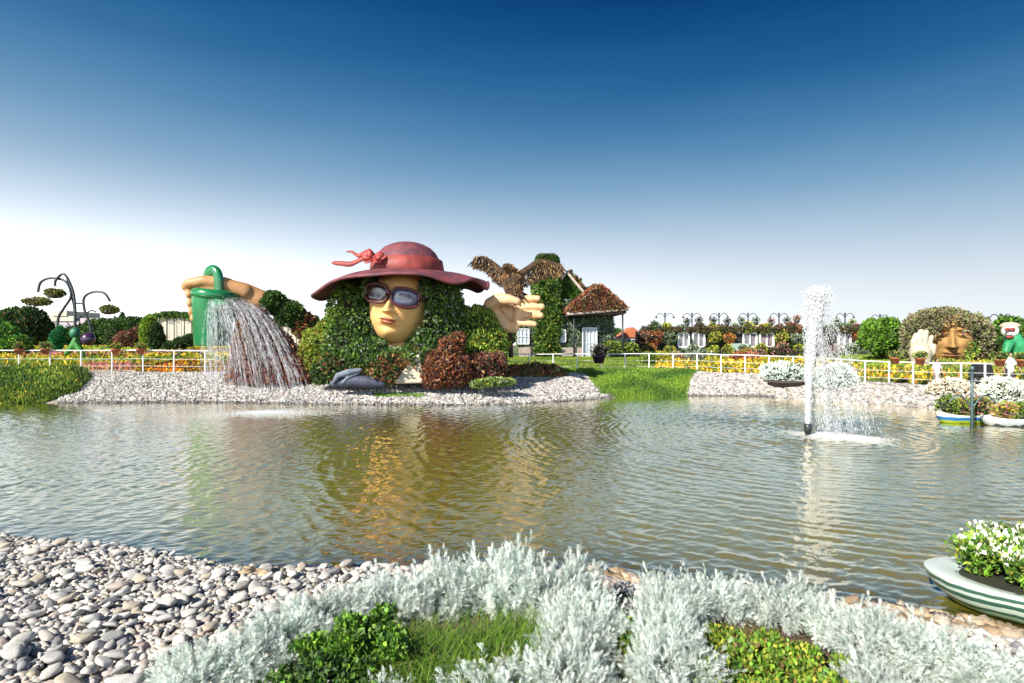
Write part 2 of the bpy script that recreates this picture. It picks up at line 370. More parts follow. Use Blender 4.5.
ms = n.nodes.new('ShaderNodeMixShader'); n.links.new(fm.outputs[0], ms.inputs[0]); n.links.new(mb.outputs[0], ms.inputs[1]); n.links.new(gl.outputs[0], ms.inputs[2])
n.links.new(ms.outputs[0], out.inputs[0])
def wcol(X, Y):       # red channel: how murky the water column is, from its depth
    d = -np.minimum(terrain(X, Y), 0); t = 1-np.exp(-d*3.2)
    return np.stack([np.clip(t, .05, .97)]*3, -1)
wy = [4.0]
while wy[-1] < 30: wy.append(wy[-1]+max(.022, .0038*wy[-1]))
wx = axis([(-42, -16, 260), (-16, 16, 800), (16, 30, 180)])
struct(grid_obj('pond_water', wx, np.array(wy), waves, wm, colf=wcol))

# ================================================================== STONES
def ico():
    t = (1+5**.5)/2
    v = np.array([(-1, t, 0), (1, t, 0), (-1, -t, 0), (1, -t, 0), (0, -1, t), (0, 1, t), (0, -1, -t), (0, 1, -t), (t, 0, -1), (t, 0, 1), (-t, 0, -1), (-t, 0, 1)], float)
    f = [(0, 11, 5), (0, 5, 1), (0, 1, 7), (0, 7, 10), (0, 10, 11), (1, 5, 9), (5, 11, 4), (11, 10, 2), (10, 7, 6), (7, 1, 8), (3, 9, 4), (3, 4, 2), (3, 2, 6), (3, 6, 8), (3, 8, 9), (4, 9, 5), (2, 4, 11), (6, 2, 10), (8, 6, 7), (9, 8, 1)]
    return nrm(v), np.array(f)
def subdiv(v, f):
    v = list(map(tuple, v)); cache = {}; nf = []
    def mid(a, b):
        k = (min(a, b), max(a, b))
        if k not in cache:
            m = (np.array(v[a])+np.array(v[b]))/2; m /= np.linalg.norm(m); v.append(tuple(m)); cache[k] = len(v)-1
        return cache[k]
    for a, b, c in f:
        d, e, g_ = mid(a, b), mid(b, c), mid(c, a); nf += [(a, d, g_), (b, e, d), (c, g_, e), (d, e, g_)]
    return np.array(v), np.array(nf)
I0 = ico(); I1 = subdiv(*I0); I2 = subdiv(*I1)
SCOL = [(.52, .51, .48), (.46, .45, .43), (.57, .55, .50), (.37, .37, .36), (.50, .46, .41), (.44, .39, .31), (.60, .58, .55), (.24, .24, .25), (.48, .41, .37)]
def scatter_rocks(g, P, S, base, cols, flat=.6, wet=None, yawbias=None):
    v0, f0 = base; n = len(P); k = len(v0)
    sc = S[:, None]*np.stack([.75+.5*rng.random(n), .5+.3*rng.random(n), flat*(.4+.5*rng.random(n))], -1)
    J = 1+.16*rng.normal(size=(n, k)).clip(-1.5, 1.5)
    V = v0[None]*J[..., None]*sc[:, None]
    yaw = (rng.random(n)*6.28 if yawbias is None else yawbias+rng.normal(size=n)*.6); tilt = rng.normal(size=n)*.28
    c, s_ = np.cos(tilt), np.sin(tilt); V = np.stack([V[..., 0]*c[:, None]+V[..., 2]*s_[:, None], V[..., 1], -V[..., 0]*s_[:, None]+V[..., 2]*c[:, None]], -1)
    c, s_ = np.cos(yaw), np.sin(yaw); V = np.stack([V[..., 0]*c[:, None]-V[..., 1]*s_[:, None], V[..., 0]*s_[:, None]+V[..., 1]*c[:, None], V[..., 2]], -1)
    V += P[:, None]
    cc = np.asarray(cols)[rng.integers(0, len(cols), n)]*(.8+.35*rng.random((n, 1)))
    if wet is not None: cc = cc*np.where(wet, .45, 1.)[:, None]
    F_ = (f0[None]+np.arange(n)[:, None, None]*k).reshape(-1, 3)
    g.add(V.reshape(-1, 3), F_, np.repeat(cc, k, 0)); return g
# near shore cobbles: the 300 largest are objects, the rest one mass
def near_y(x): return np.interp(x, *near_pts)
spots = []; tries = 0; grid_c = {}
def free(x, y, r):
    for i in range(int((x-.5)*2), int((x+.5)*2)+1):
        for j in range(int((y-.5)*2), int((y+.5)*2)+1):
            for (a_, b_, c_) in grid_c.get((i, j), ()):
                if (a_-x)**2+(b_-y)**2 < (.66*(r+c_))**2: return False
    return True
rr = random.Random(9)
for target, lo, hi, lim in ((300, .056, .090, 14000), (8000, .023, .052, 70000)):
    cnt = 0
    for _ in range(lim):
        if cnt >= target: break
        if target == 300: x = rr.uniform(-7.0, .1); y = rr.uniform(3.3, 7.5)
        else: x = rr.uniform(-7.6, 5.4); y = rr.uniform(3.2, 8.0)
        r = lo+(hi-lo)*rr.random()**1.5
        d = near_y(x)-y
        if d < -.35 or abs(x) > y*.93+.25: continue
        if x > -.9 and d > .75: continue            # planted bed here
        if target == 300 and (x > -.9 and d > .3): continue
        if not free(x, y, r): continue
        grid_c.setdefault((int(x*2), int(y*2)), []).append((x, y, r)); spots.append((x, y, r, target == 300)); cnt += 1
protos = []
for k in range(9):
    g = G(); v, f = I2; r_ = np.random.default_rng(100+k)
    ph = r_.random((6, 3))*6; dirs = r_.normal(size=(6, 3))
    disp = 1+sum(.05*np.sin(v@dirs[i]*2.2+ph[i, 0]) for i in range(6))
    vv = v*disp[:, None]
    for q in range(15):            # broken flats
        dq = nrm(r_.normal(size=(1, 3)))[0]; lim_ = r_.uniform(.52, .86); ex = np.maximum(vv@dq-lim_, 0); vv = vv-ex[:, None]*dq*.85
    vv = np.sign(vv)*np.abs(vv)**.86*np.array([1.12, .58+.2*r_.random(), .38+.14*r_.random()])
    g.add(vv, f, SCOL[k]); protos.append(g)
SNAME = ['light grey', 'mid grey', 'pale cream', 'slate grey', 'pinkish tan', 'ochre brown', 'near white', 'dark charcoal', 'rosy brown']
smesh = []
for k, g in enumerate(protos):
    o = g.build('cobblestone', STONE, None, True); smesh.append(o.data); bpy.data.objects.remove(o)
SPROB = [22, 18, 18, 9, 8, 6, 14, 3, 2]
ns = 0
for (x, y, r, big) in spots:
    if not big: continue
    k = rr.choices(range(9), SPROB)[0]
    o = link('cobblestone', smesh[k]); o.location = (x, y, H(x, y)+.25*r+.05); o.scale = (r*1.12, r*1.12, r*rr.uniform(.9, 1.25))
    o.rotation_euler = (rr.gauss(0, .2), rr.gauss(0, .22), rr.gauss(.35, .8))
    tag(o, f'large smooth {SNAME[k]} river stone lying in the cobble bank at the near left shore', 'stone', f'large {SNAME[k]} river stones on the near shore'); ns += 1
small = [(x, y, r) for (x, y, r, b) in spots if not b]
P = np.array([(x, y, H(x, y)+.03) for x, y, r in small]); S = np.array([s[2] for s in small])*1.25
g = G(); scatter_rocks(g, P, S, I1, SCOL, flat=.85)
# second, sunken layer filling the gaps
n_ = 9000; x = rng.uniform(-7.6, 5.6, n_); y = rng.uniform(3.2, 8.0, n_); d = near_y(x)-y
k_ = (d > -.75) & (np.abs(x) < y*.95+.3) & ((x < -.9) | (d < .7)); x = x[k_]; y = y[k_]
scatter_rocks(g, np.stack([x, y, terrain(x, y)-.005], -1), rng.uniform(.035, .085, len(x)), I1, [tuple(q*.8 for q in c) for c in SCOL], flat=.7, wet=(near_y(x)-y) < .05)
x = np.concatenate([rng.uniform(3.0, 5.2, 260), rng.uniform(.8, 1.4, 40), rng.uniform(-3, -1.5, 40)]); y = near_y(x)+rng.uniform(-.30, .55, len(x))
scatter_rocks(g, np.stack([x, y, terrain(x, y)+.03], -1), rng.uniform(.06, .13, len(x)), I2, [(.40, .30, .19), (.46, .37, .26), (.30, .22, .14), (.38, .33, .27)], flat=.7)
stuff(g.build('pebbles', STONE, None, True), 'smaller pale pebbles packed between the cobbles along the near shore', 'pebbles')
# far bank pebbles
g = G(); n_ = 46000; x = rng.uniform(-26, 24, n_); yf = np.interp(x, *far_pts); ff = np.interp(x, *fence_pts); lim = np.where((x < -8) , np.minimum(ff-.2, yf+5.4), ff-.25)
y = yf-.25+rng.random(n_)*(lim-yf+.25); k_ = (np.abs(x) < y*.93) & ~((x/y*F+512 > 612) & (x/y*F+512 < 686)) & (x/y*F+512 > 58); x = x[k_]; y = y[k_]
FC = [(.47, .46, .44), (.38, .37, .35), (.55, .54, .52), (.28, .25, .23), (.42, .37, .33), (.22, .21, .20)]
S = rng.uniform(.05, .12, len(x)); right = x > 13; 
scatter_rocks(g, np.stack([x[~right], y[~right], terrain(x[~right], y[~right])+.02], -1), S[~right], I0, FC, flat=.9, wet=(y-np.interp(x, *far_pts) < .12)[~right])
scatter_rocks(g, np.stack([x[right], y[right], terrain(x[right], y[right])+.04], -1), S[right]*1.15, I0, [(.44, .43, .40), (.30, .28, .26), (.50, .48, .46), (.17, .16, .15), (.40, .34, .30)], flat=1.)
stuff(g.build('pebble_bank', STONE, None, False), 'pale grey pebble bank between the far water edge and the white fence', 'pebbles')

# ================================================================== FENCES
def fence(label, px0, px1, step, Yof, h, gate=None):
    n_ = 0; root = None; pts = []
    p = px0
    while p <= px1:
        Y = Yof(p); pts.append(ground(p, Y)); p += step
    root = thing('railing_fence', label, 'fence', pts[0])
    for q in pts:
        g = G(); g.box(q+[0, 0, h/2-.05], (.055, .055, h+.1)); g.ell(q+[0, 0, h+.01], (.04, .04, .03), 8); g.build('post', WHITEP, root)
    top = np.array(pts)+[0, 0, h]
    G().tube(top, .030, 8).build('top_rail', WHITEP, root, True)
    for k in (.62, .3):
        G().tube(np.array(pts)+[0, 0, h*k], .009, 6).build('rail_wire', WHITEP, root, True)
    return root
fence('white metal railing along the left flower field, behind the watering can', -12, 240, 31, lambda p: 31.8-p*.006, 1.22)
def Yr(p): return float(np.interp(p, [500, 700, 790, 850, 920, 1040], [34, 34, 31.5, 28.2, 26, 24.3]))
fence('white metal railing running past the cottage and the yellow flowers to the right edge', 505, 1035, 24, Yr, 1.10)
g = G(); pts = [ground(p, 31.6, .06) for p in (-20, 40, 90, 140)]
for a_, b_ in zip(pts[:-1], pts[1:]):
    m_ = (a_+b_)/2; g.box(m_-[0, 0, .02], (np.linalg.norm(b_-a_), .3, .16), math.atan2(b_[1]-a_[1], b_[0]-a_[0]))
struct(g.build('kerb', STONEW))
# ================================================================== GROUND COVER (stuff)
def cover(name, label, cat, poly, n_, size, pal, hgt, mat=LEAF, wid=.4, up=1.0, spread=.5, mound=.0, band=None):
    """leaves over a polygon of the plan; mound = how high the bed domes"""
    poly = np.array([ground(*q)[:2] if len(q) == 2 else q[:2] for q in poly]); lo, hi = poly.min(0), poly.max(0)
    P = rng.uniform(lo, hi, (int(n_*2.2), 2)); ins = np.zeros(len(P), bool); dmin = np.full(len(P), 9e9)
    for i in range(len(poly)):
        a_, b_ = poly[i], poly[(i+1) % len(poly)]
        c_ = (a_[1] > P[:, 1]) != (b_[1] > P[:, 1])
        with np.errstate(divide='ignore', invalid='ignore'): ins ^= c_ & (P[:, 0] < (b_[0]-a_[0])*(P[:, 1]-a_[1])/(b_[1]-a_[1])+a_[0])
        t = np.clip(((P-a_)@(b_-a_))/max((b_-a_)@(b_-a_), 1e-6), 0, 1); dmin = np.minimum(dmin, np.linalg.norm(P-(a_+t[:, None]*(b_-a_)), axis=1))
    P = P[ins]; dmin = dmin[ins]
    clump = .5+.5*np.sin(P[:, 0]*2.1+1.7*np.sin(P[:, 1]*1.3))*np.sin(P[:, 1]*2.7+np.sin(P[:, 0]*1.9))
    z = terrain(P[:, 0], P[:, 1])+(hgt*(.35+.65*clump)+mound)*np.clip(dmin/.6, .12, 1)*(.55+.45*rng.random(len(P)))
    z += hgt*.5*(rng.random(len(P)) < .06)
    g = G(); P3 = np.column_stack([P, z])
    if band is not None:
        sel = band(P)
        for k, pl in enumerate(pal): g.leaves(P3[sel == k], np.tile([0, 0, 1.], ((sel == k).sum(), 1)), size, pl, wid=wid, up=up, spread=spread)
    else:
        v_ = np.sin(P[:, 0]*1.3+2.1*np.sin(P[:, 1]*.9))+np.sin(P[:, 1]*2.3+1.4*np.sin(P[:, 0]*1.7))+.9*rng.normal(size=len(P))
        for a_, b_, m_ in ((-9, -.6, (.55, .6, .7)), (-.6, .7, (1, 1, 1)), (.7, 9, (1.5, 1.2, 1.1))):
            q_ = (v_ >= a_) & (v_ < b_); g.leaves(P3[q_], np.tile([0, 0, 1.], (q_.sum(), 1)), size*(1.15 if m_[0] > 1 else 1), [tuple(x*y for x, y in zip(c, m_)) for c in pal], wid=wid, up=up, spread=spread)
    return stuff(g.build(name, mat), label, cat)
cover('ground_cover', 'low spiky green ground cover spilling to the water at the far left', 'ground cover',
      [(-30, 31), (85, 31), (92, 29), (78, 26.6), (40, 25.3), (-30, 25.1)], 42000, .14, mixpal(P_GRASS, P_LIME, P_GREEN, P_DARK[:2]), .40, mound=.10, wid=.3)
cover('grass_slope', 'bright green grass slope below the cottage running down to the pond', 'grass',
      [(470, 34.6), (560, 34.5), (700, 34.3), (690, 31), (688, 28.8), (650, 28.3), (600, 28.2), (592, 30.2), (585, 32.5)], 80000, .10, mixpal(P_GRASS, P_GRASS, P_GREEN, P_LIME[:1]), .14, mound=.08, wid=.25)
cover('cottage_lawn', 'green lawn with taller weeds in front of the leafy cottage', 'grass', [(480, 36), (655, 36), (640, 47), (480, 47)], 40000, .14, mixpal(P_GRASS, P_GREEN, P_LIME), .10, wid=.25)
cover('grass_strip', 'thin green grass strip at the foot of the hatted head', 'grass', [(375, 26.2), (425, 26.2), (425, 25.7), (375, 25.7)], 1800, .10, P_GRASS, .08, wid=.2)
def bands(P):
    v = P[:, 1]+1.2*np.sin(P[:, 0]*.35)+.8*np.sin(P[:, 0]*.9+2); return (np.floor(v/2.6).astype(int)+(rng.random(len(P)) < .18)) % 5
cover('flower_field', 'striped yellow, orange and pink flower field behind the left railing', 'flowers',
      [(-60, 34.2), (300, 33.4), (350, 45), (330, 62), (-90, 62)], 75000, .24, [P_YEL, mixpal(P_YEL, P_ORANGE[:2], P_LIME), P_PINK, mixpal(P_YEL, P_LIME), mixpal(P_LIME, P_GRASS)], .30, PETAL, wid=.8, band=bands)
cover('marigold_bed', 'bright yellow flower bed behind the railing in front of the dark building', 'flowers',
      [(655, 36.4), (700, 34.9), (790, 32.4), (850, 29.2), (862, 36), (800, 40), (655, 43)], 36000, .15, mixpal(P_YEL, P_YEL[:2], P_GREEN[:2], P_LIME[:1]), .34, PETAL, wid=.8)
cover('marigold_bed', 'orange-dotted yellow hedge bed behind the railing at the right', 'flowers',
      [(852, 30.2), (925, 27.4), (1060, 25.4), (1060, 28.5), (925, 30), (852, 33)], 22000, .15, mixpal(P_YEL, P_LIME, P_GREEN, P_ORANGE[:1]), .36, PETAL, wid=.8)
cover('lawn', 'bright lime lawn between the right flower bed and the second stone face', 'grass', [(845, 35), (930, 31.5), (1080, 31), (1100, 48), (840, 48)], 26000, .16, mixpal(P_GRASS, P_LIME), .08, wid=.3)
cover('flower_bed', 'low bed of yellow blooms around the post bases at the left bank', 'flowers',
      [(137, 32.6), (137, 31.3), (205, 31.1), (235, 31.2), (235, 32.6)], 9000, .16, mixpal(P_YEL, P_YEL, P_BROWN, P_ORANGE), .55, PETAL, wid=.7)
cover('flower_bed', 'low bed of deep red and brown leaves on the bank right of the hatted head', 'flowers',
      [(505, 33.6), (560, 33.2), (568, 31.4), (530, 30.8), (505, 31)], 9000, .16, mixpal(P_RED, P_BROWN, P_GREEN), .45, wid=.6)
cover('hedge_border', 'pale yellow-green clipped border in front of the second face', 'hedge', [(905, 32.6), (1060, 31.8), (1065, 34), (905, 34.2)], 12000, .15, mixpal(P_LIME, P_YEL[3:], [(.30, .27, .12)]), .40, mound=.12, wid=.6)

# ================================================================== FACE BUILDER
def g2(x, z, cx, cz, sx_, sz_): return np.exp(-((x-cx)/sx_)**2-((z-cz)/sz_)**2)
def face(parent, c, s, yaw, roll, mat, lipmat, eyes=True, amp=1.0, pitch=0):
    """head front, local x right, -y forward, z up, half height 1; sculpted by added bumps"""
    nu, nv = 110, 140
    ph = np.linspace(R(-112), R(112), nu); th = np.linspace(R(-88), R(88), nv)
    PH, TH = np.meshgrid(ph, th); z = np.sin(TH)
    jaw = 1-.10*np.clip(-z-.15, 0, 1)**1.3; cz_ = np.cos(TH)**.72
    x = .66*np.sin(PH)*cz_*jaw; y = -.74*np.cos(PH)*cz_*(1-.10*np.clip(-z, 0, 1))
    front = np.clip(np.cos(PH), 0, 1)**.5
    t = np.clip((.30-z)/.52, 0, 1)
    d = (.035+.19*t**1.2)*np.exp(-(x/(.055+.045*t))**2)*(z < .42)*np.clip((z+.27)/.06, 0, 1)*np.clip((.42-z)/.12, 0, 1)
    d += .07*(g2(x, z, -.09, -.185, .055, .05)+g2(x, z, .09, -.185, .055, .05))
    d -= .085*(g2(x, z, -.27, .21, .17, .10)+g2(x, z, .27, .21, .17, .10))
    d += .045*(g2(x, z, -.27, .38, .22, .055)+g2(x, z, .27, .38, .22, .055))
    if eyes: d += .05*(g2(x, z, -.27, .20, .11, .055)+g2(x, z, .27, .20, .11, .055))
    d += .045*(g2(x, z, -.36, -.08, .18, .16)+g2(x, z, .36, -.08, .18, .16))
    lipw = .20
    up = .058*np.exp(-(x/lipw)**4)*np.exp(-((z+.395-.02*np.abs(x)/lipw)/.035)**2); lo = .070*np.exp(-(x/(lipw*.85))**4)*np.exp(-((z+.485)/.042)**2)
    d += up+lo+.03*g2(x, z, 0, -.42, .3, .13)-.035*np.exp(-(x/.24)**4)*np.exp(-((z+.437)/.014)**2)-.03*g2(x, z, 0, -.585, .2, .05)-.02*g2(x, z, 0, -.31, .035, .05)
    d += .085*g2(x, z, 0, -.76, .17, .13)
    y = y-d*front*amp
    V = np.stack([x, y, z], -1).reshape(-1, 3)
    M = Matrix.Rotation(yaw, 3, 'Z') @ Matrix.Rotation(pitch, 3, 'X') @ Matrix.Rotation(roll, 3, 'Y')
    M = np.array(M); T = lambda A: (np.asarray(A)*np.array(s)) @ M.T+np.array(c)
    I = np.arange(nv-1)[:, None]*nu+np.arange(nu-1)[None]; f = np.stack([I, I+1, I+nu+1, I+nu], -1).reshape(-1, 4)
    o = G().add(T(V), f).build('face', mat, parent, True)
    lm = (np.abs(x/lipw) < (1-np.clip(np.abs(z+.44)/.10, 0, 1)**2)**.6) & (np.abs(z+.437) < .095) & (np.abs(PH) < 1.2)
    fm = lm.reshape(-1)[f].all(1); V2 = V.copy(); V2[:, 1] -= .006
    G().add(T(V2), f[fm]).build('lips', lipmat, o, True)
    return o, T
def eye(T, parent, x, z, y=-.70, w_=.11, h_=.042, mt=None):
    g = G(); th = np.linspace(0, 2*np.pi, 24, endpoint=False)
    g.ell((0, 0, 0), (w_, .05, h_), 16); V = np.concatenate(g.v)+np.array([x, y, z])
    e = G().add(T(V), np.concatenate(g.f)).build('eye', mt or MATS['white_paint'], parent, True)
    g = G(); g.ell((0, 0, 0), (h_*.95, .05, h_*.95), 14); G().add(T(np.concatenate(g.v)+np.array([x, y-.012, z])), np.concatenate(g.f)).build('iris', LENS2, e, True)
    g = G(); xs_ = np.linspace(-1, 1, 11); pts = np.stack([x+xs_*w_*1.05, np.full(11, y-.035)+.04*xs_**2, z+h_*.95*(1-xs_**2)], -1)
    G().tube(T(pts), .012*np.linalg.norm(T([[0, 0, 1]])-T([[0, 0, 0]])), 8).build('eyelid', LIP, e, True)

# ================================================================== LADY IN THE HAT
LY = 27.5; K = LY/F
def lp(px, py, dy=0): return at(px, LY+dy, py) if dy == 0 else np.array([(px-512)*K, LY+dy, EYE-(py-HOR)*K])
lady = thing('flower_head_statue', 'giant woman\'s head with leafy hair, sunglasses and a wide maroon hat', 'statue', ground(398, LY))
fo, FT = face(lady, lp(400, 306, -.2), (2.05, 2.05, 1.80), R(-5), R(10), SKIN, LIP, eyes=False)
for sx_ in (-1, 1): eye(FT, fo, sx_*.27, .21, -.67)
# sunglasses
sg = None; g = G()
def lens_ring(cx, w_=.29, h_=.235, k=40):
    a_ = np.linspace(0, 2*np.pi, k+1); ca, sa = np.cos(a_), np.sin(a_)
    px_ = cx+w_*np.sign(ca)*np.abs(ca)**.72; pz = .205+h_*np.sign(sa)*np.abs(sa)**.75
    return np.stack([px_, -.86+.55*px_**2, pz], -1)
for cx in (-.33, .33): g.tube(FT(lens_ring(cx)), .065, 8)
g.tube(FT([(-.06, -.87, .23), (0, -.91, .27), (.06, -.87, .23)]), .06, 8)
for sx_ in (-1, 1): g.tube(FT([(sx_*.60, -.66, .25), (sx_*.68, -.40, .24), (sx_*.70, 0, .22)]), .06, 8)
sg = g.build('sunglasses', FRAME, lady, True)
for cx, mt in ((-.33, LENS2), (.33, LENS)):
    rg = lens_ring(cx, .28, .225)[:-1]; ctr = rg.mean(0)-[0, .015, 0]
    g = G(); n_ = len(rg); V = np.vstack([ctr[None], (rg+ctr)/2-[0, .008, 0], rg, (rg+[0, .04, 0])])
    f3 = [[0, 1+i, 1+(i+1) % n_] for i in range(n_)]; f4 = [[1+i, 1+n_+i, 1+n_+(i+1) % n_, 1+(i+1) % n_] for i in range(n_)]+[[1+n_+i, 1+2*n_+i, 1+2*n_+(i+1) % n_, 1+n_+(i+1) % n_] for i in range(n_)]
    V = FT(V); g.add(V, f3); g.f.append(np.array(f4)); g.m.append(np.zeros(len(f4))); o = g.build('lens', mt, sg, True); o['label'] = 'left lens, very dark' if cx < 0 else 'right lens, blue-grey'
# ear with earring
G().ell(FT([[.60, .05, -.22]])[0], (.17, .10, .26), 14).ell(FT([[.62, .02, -.38]])[0], (.10, .08, .11), 12).build('ear', SKIN, lady, True)
g = G(); capsule(g, [lp(403, 352, .4), lp(397, 330, .4)], [.95, .75]); g.ell(lp(403, 358, .5), (1.3, .9, .6), 18); remesh(g, 'neck', SKIN, lady, .08)
# hair: rough masses of leaves either side and below the chin
def E(px, py, rx, rz, dy=0, ry=None): p_ = lp(px, py, dy); return (p_[0], p_[1], p_[2], rx*K, (ry or rx)*K, rz*K)
hairE = [E(350, 318, 24, 34, .3, 26), E(346, 345, 22, 30, 0), E(362, 300, 18, 26, .8), E(440, 312, 23, 32, .4, 28), E(447, 335, 18, 32, 0), E(428, 352, 22, 20, -.4), E(374, 358, 30, 22, -.3),
         E(352, 366, 26, 18, -.6), E(400, 362, 26, 14, -.9), E(398, 300, 56, 40, 2.6, 44), E(432, 330, 16, 30, -.5), E(367, 334, 9, 26, -.6), E(340, 335, 14, 25, 1.0), E(390, 374, 26, 10, -.9), E(452, 352, 12, 22, 0), E(376, 292, 6, 11, -1.2), E(428, 297, 6, 15, -1.0)]
hairL = lumps(hairE, 46, .27, 4)
def clear_face(P, N):
    q = P-np.array(lp(400, 307, -1.5)); k_ = ~((np.abs(q[:, 0])/(1.34-.25*np.clip(q[:, 2]-.5, 0, 1)))**2+(q[:, 2]/1.72)**2 < 1) | (P[:, 1] > LY+.2)
    qn = P-lp(404, 350, 0); k_ &= ~((np.abs(qn[:, 0]+.2) < .38) & (np.abs(qn[:, 2]-.35) < .28) & (P[:, 1] < LY+.2))
    qs = P-lp(413, 372, 0); k_ &= ~((np.abs(qs[:, 0]-.0) < .55-.45*(qs[:, 2]+.4)) & (np.abs(qs[:, 2]) < .55) & (P[:, 1] < LY+1.))
    return P[k_], N[k_]
g = G(); P, N = shell(hairL, 62000, zmin=.8); P, N = clear_face(P, N)
low = P[:, 2] < 1.9+.3*np.sin(P[:, 0]*2.0); mid_ = rng.random(len(P))
lf_ = (P[:, 0] < lp(347, 0)[0]+.8*np.sin(P[:, 2]*1.7)) & ~low; g.leaves(P[lf_], N[lf_], .17, mixpal(P_GREEN, P_LIME, P_GREEN), wid=.55); up_ = ~low & ~lf_
g.leaves(P[up_], N[up_], .17, mixpal(P_DARK, P_GREEN, P_GREEN, P_GREY[:2], P_LIME[2:3], P_LIME[:1]), wid=.55)
g.leaves(P[low & (mid_ < .6)], N[low & (mid_ < .6)], .17, mixpal(P_DARK, P_GREEN, P_DARK), wid=.55)
g.leaves(P[low & (mid_ >= .6)], N[low & (mid_ >= .6)], .17, mixpal(P_BROWN, P_RED, P_ORANGE[1:3]), wid=.55)
for e in hairE:
    if e[1] > LY-.35: g.ell((e[0], e[1]+.35, e[2]), np.array(e[3:])*.80, 14, m=1, jit=.05)
g.build('hair', [LEAF, CORE], lady)
# shoulder and dark sleeve
g = G(); V = [lp(424, 352, -1.5), lp(430, 381, -1.7), lp(399, 382, -1.7), lp(412, 366, -1.7), lp(425, 352, 1.2), lp(431, 382, 1.4), lp(398, 383, 1.4), lp(412, 366, 1.2)]
g.add(V, [[0, 3, 2, 1], [4, 5, 6, 7], [0, 1, 5, 4], [1, 2, 6, 5], [2, 3, 7, 6], [3, 0, 4, 7]]); remesh(g, 'shoulder', SKIN3, lady, .08, 5)
NAVY = solid('navy_cloth', (.05, .06, .10), rough=.6, var=.5, scale=1.5); GREYC = solid('grey_blue_cloth', (.15, .18, .23), rough=.8, var=.3, scale=2)
g = G(); capsule(g, [lp(345, 381, -1.9), lp(362, 378, -1.95), lp(378, 379, -1.95), lp(392, 381, -1.9)], [.16, .30, .28, .16]); remesh(g, 'sleeve', NAVY, lady, .06)
g = G(); capsule(g, [lp(347, 380, -2.15), lp(352, 373, -2.2), lp(362, 370, -2.2), lp(372, 368, -2.1)], [.07, .13, .15, .09]); capsule(g, [lp(356, 380, -2.2), lp(361, 375, -2.2), lp(370, 371, -2.1)], [.05, .09, .07]); remesh(g, 'sleeve_fold', GREYC, lady, .03, 2)
# hat
HC = lp(404, 277, .5)
nt_, nr_ = 120, 22; A = np.linspace(0, 2*np.pi, nt_, endpoint=False); Rr = np.linspace(0, 1, nr_)
TA, RR = np.meshgrid(A, Rr)
def brim(off):
    ca, sa = np.cos(TA), np.sin(TA)
    out_x = np.where(ca > 0, 4.05, 4.45); x = (1.5+(out_x-1.5)*RR)*ca; y = (1.4+(3.5-1.4)*RR)*sa
    z = .22-.20*RR**1.5-.95*RR**2.2*np.clip(-ca, 0, 1)**2.2-.42*RR**3*np.clip(ca, 0, 1)**3+.10*RR**2*np.sin(3*TA+.6)+.05*RR**3*np.sin(8*TA)+.16*RR**3*np.clip(ca, 0, 1)*np.sin(9*TA)
    z += .10*RR**2*np.clip(-sa, 0, 1)**2*(1-np.abs(ca))
    z -= .30*RR**2*np.clip(sa, 0, 1)+.40*RR**2*np.clip(-sa, 0, 1)**2
    lipz = .10*np.clip((RR-.93)/.07, 0, 1)*off
    return np.stack([x, y, z+off*.055-lipz*.6], -1)+HC
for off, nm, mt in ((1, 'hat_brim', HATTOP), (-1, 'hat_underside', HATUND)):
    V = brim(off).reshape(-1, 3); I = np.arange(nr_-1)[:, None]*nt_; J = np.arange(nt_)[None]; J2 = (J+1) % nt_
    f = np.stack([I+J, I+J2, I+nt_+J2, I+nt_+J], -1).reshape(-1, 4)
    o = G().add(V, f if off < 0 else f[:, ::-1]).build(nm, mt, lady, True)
rim = (brim(1)[-1]+brim(-1)[-1])/2
G().tube(np.vstack([rim, rim[:1]]), .075, 8).build('brim_edge', HATTOP, lady, True)
prof = [(1.76, .05), (1.74, .30), (1.68, .55), (1.60, .78), (1.54, .90), (1.40, 1.12), (1.15, 1.34), (.85, 1.48), (.55, 1.57), (.2, 1.56), (.01, 1.55)]
prof = [(r_*1.0, z_*1.16) for r_, z_ in prof]
g = G(); g.lathe(HC+[.05, .1, 0], [(p_[0], p_[1]*.95) for p_ in prof], 48, sy=1.0); g.build('hat_crown', HATTOP, lady, True)
g = G(); g.lathe(HC+[.05, .1, 0], [(1.76, .12), (1.83, .16), (1.80, .50), (1.73, .86), (1.60, .92)], 48)
for zz_ in (.25, .62): pass
rb = g.build('hat_ribbon', RIBBON, lady, True)
def strip(pts, wv, th=.05):
    g = G(); pts = np.asarray(pts, float); wv = np.asarray(wv, float).reshape(-1, 1)
    up = np.array([0, .25, .97]); V = []
    for s1, s2 in ((-1, -1), (-1, 1), (1, 1), (1, -1)): V.append(pts+up*wv*s1+np.array([0, th*s2, 0]))
    V = np.stack(V, 1).reshape(-1, 3); n_ = len(pts); I = np.arange(n_-1)[:, None]*4; J = np.arange(4)[None]; J2 = (J+1) % 4
    return g.add(V, np.stack([I+J, I+J2, I+4+J2, I+4+J], -1).reshape(-1, 4))
def sm_path(pts, k=5):
    pts = np.asarray(pts, float); t = np.arange(len(pts)); tt = np.linspace(0, len(pts)-1, (len(pts)-1)*k+1); out = []
    for u in tt:
        i = int(min(u, len(pts)-2)); f = u-i; p0 = pts[max(i-1, 0)]; p1 = pts[i]; p2 = pts[i+1]; p3 = pts[min(i+2, len(pts)-1)]
        out.append(.5*((2*p1)+(-p0+p2)*f+(2*p0-5*p1+4*p2-p3)*f*f+(-p0+3*p1-3*p2+p3)*f**3))
    return np.array(out)
bowc = HC+[-1.15, -1.62, .75]
